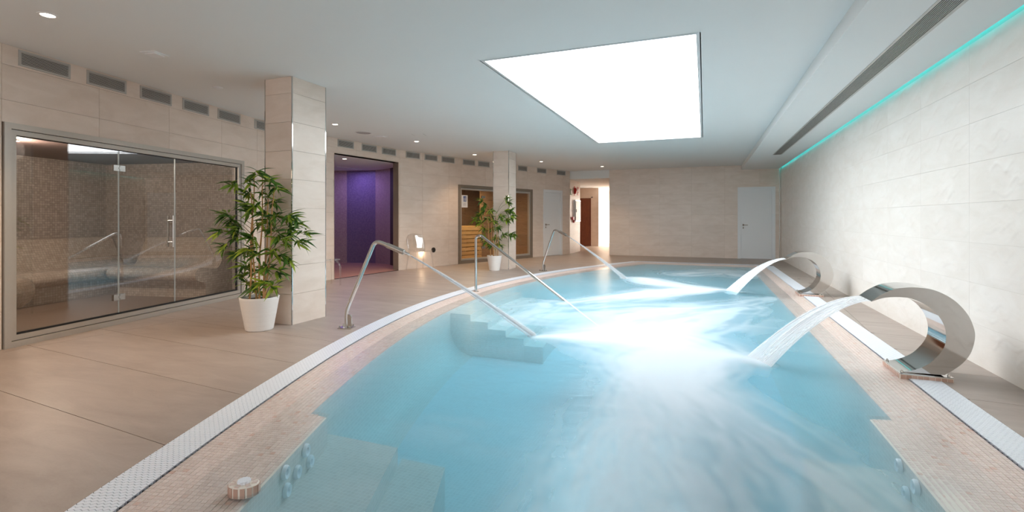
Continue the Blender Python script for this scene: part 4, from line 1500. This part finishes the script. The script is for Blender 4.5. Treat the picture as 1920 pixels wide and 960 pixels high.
# sheets of falling water
def sheet(label, y0):
    t = thing('water_sheet', label, 'water', (0, y0, 0), 0, 'sheets of water from the fountains')
    ns, nw = 26, 16
    def pos(s, w):
        # ballistic from the lip to the pool, drawing together as it falls
        x = 1.205 - (1.205 - (0.47 - 0.19 * w)) * s
        z = 0.560 + 0.05 * s - 0.635 * s ** 1.55
        ya = 0.015 + 0.29 * w
        yb = -0.14 + 0.19 * w
        return (x, ya + (yb - ya) * s ** 1.2, z + 0.006 * math.sin(w * 9) * s)
    rows = [[pos(s, w) for s in np.linspace(0, 1, ns)] for w in np.linspace(0, 1, nw)]
    m = MB()
    i0 = len(m.v)
    for r in rows:
        m.v += r
    for a in range(nw - 1):
        for b in range(ns - 1):
            m.f.append((i0 + a * ns + b, i0 + a * ns + b + 1, i0 + (a + 1) * ns + b + 1, i0 + (a + 1) * ns + b))
            m.uv.append([(b / ns, a / nw), ((b + 1) / ns, a / nw), ((b + 1) / ns, (a + 1) / nw), (b / ns, (a + 1) / nw)])
    m.build('sheet', 'stream', t, smooth=180)
    rs = random.Random(int(y0 * 100))
    m = MB()
    for k in range(22):
        w = rs.random()
        s0 = rs.random() * 0.2
        s1 = 0.75 + rs.random() * 0.25
        dz, dy = rs.uniform(-0.016, 0.012), rs.uniform(-0.014, 0.014)
        pts = []
        for s in np.linspace(s0, s1, 12):
            p = pos(s, w)
            pts.append((p[0], p[1] + dy * s, p[2] + dz * s))
        m.tube(pts, [0.002 + 0.007 * math.sin(math.pi * q / 11) for q in range(12)], 5, caps=False)
    m.build('strands', 'strand', t, smooth=180)
sheet('wide white sheet of water falling from the near fountain', 4.56)
sheet('white sheet of water falling from the farther fountain', 8.78)

# ------------------------------------------------------------------ water cannons (bent pipes) and their jets
def smooth_path(pts, r=0.06, n=6):
    out = [Vector(pts[0])]
    for a, b, c in zip(pts, pts[1:], pts[2:]):
        a, b, c = Vector(a), Vector(b), Vector(c)
        d1, d2 = (a - b), (c - b)
        k = min(r, d1.length * 0.45, d2.length * 0.45)
        p, q = b + d1.normalized() * k, b + d2.normalized() * k
        for t in np.linspace(0, 1, n):
            out.append(p * (1 - t) ** 2 + b * (2 * t * (1 - t)) + q * t * t)
    out.append(Vector(pts[-1]))
    return out
def cannon(label, jlabel, bx, by, ix, iy, seed):
    ang = math.atan2(iy - by, ix - bx)
    Lr = math.hypot(ix - bx, iy - by)
    t = thing('water_cannon', label, 'water spout', (bx, by, 0), ang, 'bent steel water spouts')
    MB().tube(smooth_path([(0, 0, 0.012), (0, 0, 0.19), (0.335, 0, 0.965), (0.60, 0, 0.862)], 0.075), 0.0215, 16).build('pipe', 'chrome', t, smooth=50)
    MB().tube([(0.47, 0, 0.912), (0.66, 0, 0.838)], 0.029, 16).build('sleeve', 'steel', t, smooth=50)
    MB().tube([(0.65, 0, 0.842), (0.72, 0, 0.814)], [0.020, 0.012], 14).build('nozzle', 'steel', t, smooth=50)
    MB().prism([(0.018, 0.012), (0.062, 0.012), (0.062, 0.125), (0.042, 0.15), (0.018, 0.15)], 'y', -0.012, 0.012).build('fin', 'steel', t)
    ft = MB().box(-0.075, 0.075, -0.06, 0.06, 0.0, 0.010).build('foot_plate', 'steel', t)
    for sx in (-1, 1):
        for sy in (-1, 1):
            MB().lathe([(0.009, 0.010), (0.009, 0.022), (0.004, 0.034), (0.0, 0.035)], 8, c=(sx * 0.058, sy * 0.045), caps=False).build('bolt', 'steel', ft)
    j = thing('water_jet', jlabel, 'water', (bx, by, 0), ang, 'narrow jets of water')
    rs = random.Random(seed)
    def pos(s):
        x = 0.715 + (Lr - 0.715) * s
        return x, 0.815 - 0.73 * s - 0.105 * s * s
    m = MB()
    P_ = [(pos(s)[0], 0, pos(s)[1]) for s in np.linspace(0, 1, 24)]
    m.tube(P_, [0.006 + 0.003 * (k / 23) for k in range(24)], 8, caps=False)
    m.build('core', 'spray', j, smooth=180)
    m = MB()
    for k in range(18):
        a, rr = rs.uniform(0, 6.28), rs.random() ** 0.6
        pts = []
        for s in np.linspace(0.02, 1, 16):
            x, z = pos(s)
            sp = (0.006 + 0.045 * s) * rr
            pts.append((x, sp * math.cos(a), z + sp * math.sin(a)))
        m.tube(pts, [0.002 + 0.006 * q / 15 for q in range(16)], 5, caps=False)
    m.build('spray', 'spray', j, smooth=180)
cannon('near bent steel water spout by the stone column', 'thin jet of water from the near bent spout', -3.66, 4.37, -1.62, 4.82, 3)
cannon('farther bent steel water spout near the white door', 'thin jet of water from the farther bent spout', -3.45, 10.78, -1.44, 9.96, 5)

# entry handrail
hx, hy2 = -3.55, 7.42
ha = math.atan2(7.10 - 7.42, -1.97 + 3.55)
hr = thing('handrail', 'polished steel handrail sloping down into the pool', 'handrail', (hx, hy2, 0), ha)
MB().tube(smooth_path([(0, 0, -0.02), (0, 0, 0.90), (0.10, 0, 0.925), (2.2, 0, -0.355)], 0.10, 8), 0.0215, 16).build('rail', 'chrome', hr, smooth=50)
MB().lathe([(0.05, -0.02), (0.05, -0.008), (0.024, -0.002)], 20).build('flange', 'steel', hr, smooth=40)
MB().tube([(1.95, 0, -0.61), (1.95, 0, -0.20)], 0.0215, 12).build('post', 'chrome', hr, smooth=50)

# air button on the mosaic rim
bt_ = thing('push_button', 'small mosaic pedestal with a white push button on the pool rim', 'button', (-1.925, 1.62, -0.034), math.radians(24))
pd = MB().lathe([(0.052, 0.0), (0.052, 0.046), (0.048, 0.050), (0.0, 0.050)], 30, sx=1.25, sy=0.9, caps=False).build('pedestal', 'tile_grout', bt_, smooth=40)
for k in range(14):
    a = 2 * math.pi * k / 14
    o = MB().box(-0.0095, 0.0095, -0.003, 0.002, 0.002, 0.044).build('mosaic_tile', 'tile_dark', pd, (0.0645 * math.cos(a), 0.0465 * math.sin(a), 0))
    o.rotation_euler = (0, 0, math.atan2(math.sin(a) / 0.9, math.cos(a) / 1.25) + math.pi / 2)
    if k % 2 == 0:
        o = MB().box(-0.011, 0.011, -0.009, 0.009, 0.048, 0.053).build('mosaic_tile', 'tile', pd, (0.048 * math.cos(a), 0.034 * math.sin(a), 0), a)
sc_ = []
for k in range(48):
    a = 2 * math.pi * k / 48
    r = 0.026 + 0.0022 * math.cos(12 * a)
    sc_.append((r * math.cos(a), r * math.sin(a)))
MB().prism(sc_, 'z', 0.050, 0.062).build('button', 'grate', bt_)

# ------------------------------------------------------------------ clear furniture
def leg(x, y, dx, dy, top, r0=0.014, r1=0.02):
    return smooth_path([(x, y, 0.0), (x - dx * 0.2, y - dy * 0.2, top * 0.55), (x - dx, y - dy, top)], 0.1, 5)
ch = thing('ghost_chair', 'transparent acrylic chair with a rounded back by the beige wall', 'chair', (-6.22, 9.98, 0), math.radians(65))
ch.scale = (1.25, 1.08, 1.0)
sw, sd, sh_ = 0.38, 0.38, 0.46
def rounded(w, d, r, n=6):
    pts = []
    for cx_, cy_, a0 in ((w / 2 - r, d / 2 - r, 0), (-w / 2 + r, d / 2 - r, 90), (-w / 2 + r, -d / 2 + r, 180), (w / 2 - r, -d / 2 + r, 270)):
        for k in range(n + 1):
            a = math.radians(a0 + 90 * k / n)
            pts.append((cx_ + r * math.cos(a), cy_ + r * math.sin(a)))
    return pts
MB().prism(rounded(sw, sd, 0.07), 'z', sh_ - 0.03, sh_).build('seat', 'acrylic', ch)
for sx in (-1, 1):
    for sy in (-1, 1):
        pts = smooth_path([(sx * 0.185, sy * 0.185 + (0.03 if sy > 0 else -0.01), 0.0), (sx * 0.17, sy * 0.17, 0.30), (sx * 0.155, sy * 0.155, sh_ - 0.03)], 0.1, 5)
        MB().tube(pts, [0.012 + 0.010 * k / (len(pts) - 1) for k in range(len(pts))], 8).build('leg', 'acrylic', ch, smooth=50)
mb = MB()
rows = []
for z in np.linspace(0, 1, 9):
    hw = 0.18 + 0.015 * math.sin(math.pi * z) - 0.045 * max(0, (z - 0.75) / 0.25) ** 2
    rows.append([(hw * u, 0.165 + 0.09 * z - 0.05 * u * u, sh_ + 0.39 * z - 0.035 * u * u * z) for u in np.linspace(-1, 1, 11)])
mb.grid(rows)
bk = mb.build('backrest', 'acrylic', ch, smooth=60)
sm = bk.modifiers.new('thick', 'SOLIDIFY')
sm.thickness = 0.012
stl = thing('ghost_stool', 'transparent acrylic stool partly hidden by the near column', 'stool', (-6.35, 7.05, 0), math.radians(70))
MB().prism(rounded(0.40, 0.36, 0.08), 'z', 0.45, 0.48).build('seat', 'acrylic', stl)
for sx in (-1, 1):
    for sy in (-1, 1):
        pts = smooth_path([(sx * 0.18, sy * 0.16, 0.0), (sx * 0.18, sy * 0.16, 0.36), (sx * 0.12, sy * 0.10, 0.455)], 0.12, 6)
        MB().tube(pts, 0.017, 8).build('leg', 'acrylic', stl, smooth=50)

L45, rz45 = seg_frame(P4, P5)
c45, s45 = math.cos(rz45), math.sin(rz45)
t = thing('wall_socket', 'black round wall outlet right of the clear chair', 'outlet', (P4[0] + c45 * 1.05, P4[1] + s45 * 1.05, 0.42), rz45)
o = MB().lathe([(0.062, 0.0), (0.062, 0.022), (0.055, 0.03), (0.0, 0.032)], 24, caps=False).build('cap', 'black', t, smooth=40)
o.rotation_euler = (math.pi / 2, 0, 0)
t = thing('wall_lamp', 'small low wall lamp glowing behind the clear chair', 'lamp', (P4[0] + c45 * 0.66, P4[1] + s45 * 0.66, 0.40), rz45)
MB().box(-0.06, 0.06, -0.055, -0.001, 0.0, 0.035).build('housing', 'steel', t)
MB().box(-0.045, 0.045, -0.05, -0.008, -0.004, 0.0).build('lens', 'lamp', t)
l = bpy.data.lights.new('low_wall_lamp', 'POINT')
l.energy = 1.6
l.color = WARM
l.shadow_soft_size = 0.02
link('bulb', l, t, (0, -0.035, -0.04))
for k, (x, y) in enumerate(((1.75, 11.2), (1.83, 10.55), (1.78, 10.0))):
    tag(MB().lathe([(0.028, 0.0005), (0.026, 0.004), (0.0, 0.005)], 16, caps=False).build('floor_cap', 'alu_dark', None, (x, y, 0)),
        'small dark floor cap on the right deck, %s from the far door' % ordn[k], 'floor cap', 'floor caps on the right deck')

# ------------------------------------------------------------------ plants
def leaf_mesh():
    n = 7
    m = MB()
    ctr, lf, rt = [], [], []
    for k in range(n):
        t = k / (n - 1)
        w = 0.105 * math.sin(math.pi * min(1, t * 0.92 + 0.08)) ** 0.8 * (1 - t ** 3) + 0.003
        z = -0.28 * t * t
        ctr.append((t, 0, z))
        lf.append((t, w, z + 0.25 * w))
        rt.append((t, -w, z + 0.25 * w))
    m.grid([lf, ctr, rt], flip=True)
    return m
LM = leaf_mesh()
leaf_me = LM.mesh('leaf', 'leaf', smooth=80)
LV, LF = np.array(LM.v), LM.f

def plant(label, loc, clusters, per, leaf_len, pot_r, pot_h, height, seed, ymax, colx, cap=300, ydepth=0.15):
    rs = random.Random(seed)
    t = thing('bamboo_plant', label, 'potted plant', loc, YAW, 'potted bamboo plants')
    prof = [(pot_r * 0.66, 0.0), (pot_r * 0.70, 0.008)]
    for k in range(1, 41):
        z = k / 41
        prof.append((pot_r * (0.70 + 0.30 * z) + (0.0022 if k % 2 else -0.0012) + rs.uniform(-0.0008, 0.0008), 0.01 + (pot_h - 0.02) * z))
    prof += [(pot_r * 1.01, pot_h - 0.006), (pot_r * 1.0, pot_h), (pot_r * 0.93, pot_h - 0.002), (pot_r * 0.90, pot_h - 0.04)]
    pt = MB().lathe(prof, 40).build('pot', 'pot', t, smooth=70)
    MB().lathe([(pot_r * 0.91, pot_h - 0.035), (pot_r * 0.5, pot_h - 0.028), (0.0, pot_h - 0.03)], 24, caps=False).build('soil', 'soil', pt, smooth=60)
    canes = []
    for k in range(5):
        bx_, by_ = pot_r * 0.5 * (k - 2) / 2 + rs.uniform(-.01, .01), rs.uniform(-0.05, 0.05)
        top = height * rs.uniform(0.72, 0.95)
        tx, ty = bx_ * 1.3 + rs.uniform(-0.05, 0.05), rs.uniform(-0.08, 0.08)
        pts, rad = [], []
        nn = 26
        for q in range(nn + 1):
            u = q / nn
            pts.append((bx_ + (tx - bx_) * u + 0.008 * math.sin(u * 9 + k), by_ + (ty - by_) * u, pot_h - 0.04 + (top - pot_h + 0.04) * u))
            rad.append((0.0105 - 0.0055 * u) * (1.18 if q % 4 == 0 else 1.0))
        MB().tube(pts, rad, 8).build('cane', 'cane', t, smooth=60)
        canes.append(pts)
    leaves = []
    for (x, z) in clusters:
        c = Vector((x, min(rs.uniform(-ydepth, ydepth * 0.75), (ymax - 0.05 - loc[1] - x * math.sin(YAW)) / math.cos(YAW)), z))
        cn = min(canes, key=lambda P: min((Vector(p) - c).length for p in P))
        a = min(cn, key=lambda p: (Vector(p) - c).length + 0.8 * max(0, p[2] - c.z + 0.12))
        a = Vector(a)
        mid = (a + c) / 2 + Vector((0, 0, 0.04))
        MB().tube([a, a * 0.5 + mid * 0.5, mid, mid * 0.4 + c * 0.6, c], [0.0035, 0.003, 0.0026, 0.0022, 0.0015], 5).build('twig', 'twig', t, smooth=60)
        outd = Vector((c.x - a.x, c.y - a.y, 0))
        base = math.atan2(outd.y, outd.x) if outd.length > 0.02 else rs.uniform(0, 6.28)
        for k in range(per):
            for attempt in range(20):
                yaw = base + rs.uniform(-1.7, 1.7) if outd.length > 0.08 else rs.uniform(0, 6.28)
                pitch = rs.uniform(-0.75, 0.75)
                ln = leaf_len * rs.uniform(0.7, 1.2)
                R = Matrix.Rotation(yaw, 4, 'Z') @ Matrix.Rotation(-pitch, 4, 'Y') @ Matrix.Rotation(rs.uniform(-0.8, 0.8), 4, 'X')
                p = c + Vector((rs.uniform(-1, 1), rs.uniform(-1, 1), rs.uniform(-1, 1))) * 0.028
                # keep every leaf on this side of the column face behind the pot
                tip = p + R @ Vector((ln, 0, 0))
                hit = False
                for q in (p, (p + tip) / 2, tip):
                    qx = loc[0] + q.x * math.cos(YAW) - q.y * math.sin(YAW)
                    qy = loc[1] + q.x * math.sin(YAW) + q.y * math.cos(YAW)
                    hit = hit or (qy > ymax and colx[0] < qx < colx[1])
                if not hit:
                    leaves.append((p, R, ln))
                    break
    leaves.sort(key=lambda q: q[0].y)
    rest = MB()
    for k, (p, R, ln) in enumerate(leaves):
        Mx = Matrix.Translation(p) @ R @ Matrix.Scale(ln, 4)
        if k < cap:
            o = link('leaf', leaf_me, t)
            o.matrix_local = Mx
        else:
            i = len(rest.v)
            rest.v += [tuple(Mx @ Vector(v)) for v in LV]
            rest.f += [tuple(q + i for q in f) for f in LF]
            rest.uv += [[(0, 0)] * len(f) for f in LF]
    if rest.v:
        o = rest.build('foliage', 'leaf', t, smooth=80)
        o['kind'] = 'stuff'
    return t
cl1 = [(478, 325), (465, 340), (500, 340), (513, 352), (447, 348), (460, 365), (490, 365), (505, 378), (480, 385), (425, 402), (417, 412), (430, 422), (445, 428),
       (435, 442), (422, 432), (470, 420), (485, 402), (500, 412), (505, 430), (520, 404), (532, 408), (545, 407), (560, 417), (563, 436), (550, 440), (540, 425),
       (558, 453), (525, 442), (450, 470), (440, 476), (432, 460), (470, 466), (490, 476), (510, 470), (522, 480), (532, 488), (450, 500), (446, 518), (466, 510),
       (486, 506), (500, 500), (514, 510), (518, 532), (455, 532), (470, 540), (500, 528), (452, 385), (515, 455), (480, 445), (465, 395)]
plant('large bamboo plant in a white ribbed pot before the near column', (-4.49, 3.97, 0), [((u - 481) * 0.0058, 1.2 + (410 - v) * 0.0058) for u, v in cl1], 17, 0.155, 0.197, 0.36, 1.75, 21, 4.25, (-4.745, -4.315))
cl2 = [(905, 375), (912, 386), (920, 396), (900, 402), (894, 411), (902, 417), (915, 410), (928, 416), (940, 406), (948, 396), (953, 380), (950, 372), (957, 396), (960, 406),
       (950, 412), (935, 426), (922, 430), (908, 430), (912, 445), (930, 445), (945, 440), (957, 442), (963, 440), (925, 460), (938, 460), (915, 455), (908, 395), (925, 405)]
plant('smaller bamboo plant in a white ribbed pot before the far column', (-4.54, 10.49, 0), [((u - 928) * 0.01235, 1.2 + (410 - v) * 0.01235) for u, v in cl2], 22, 0.165, 0.172, 0.345, 1.6, 33, 10.77, (-4.71, -4.29), ydepth=0.14)
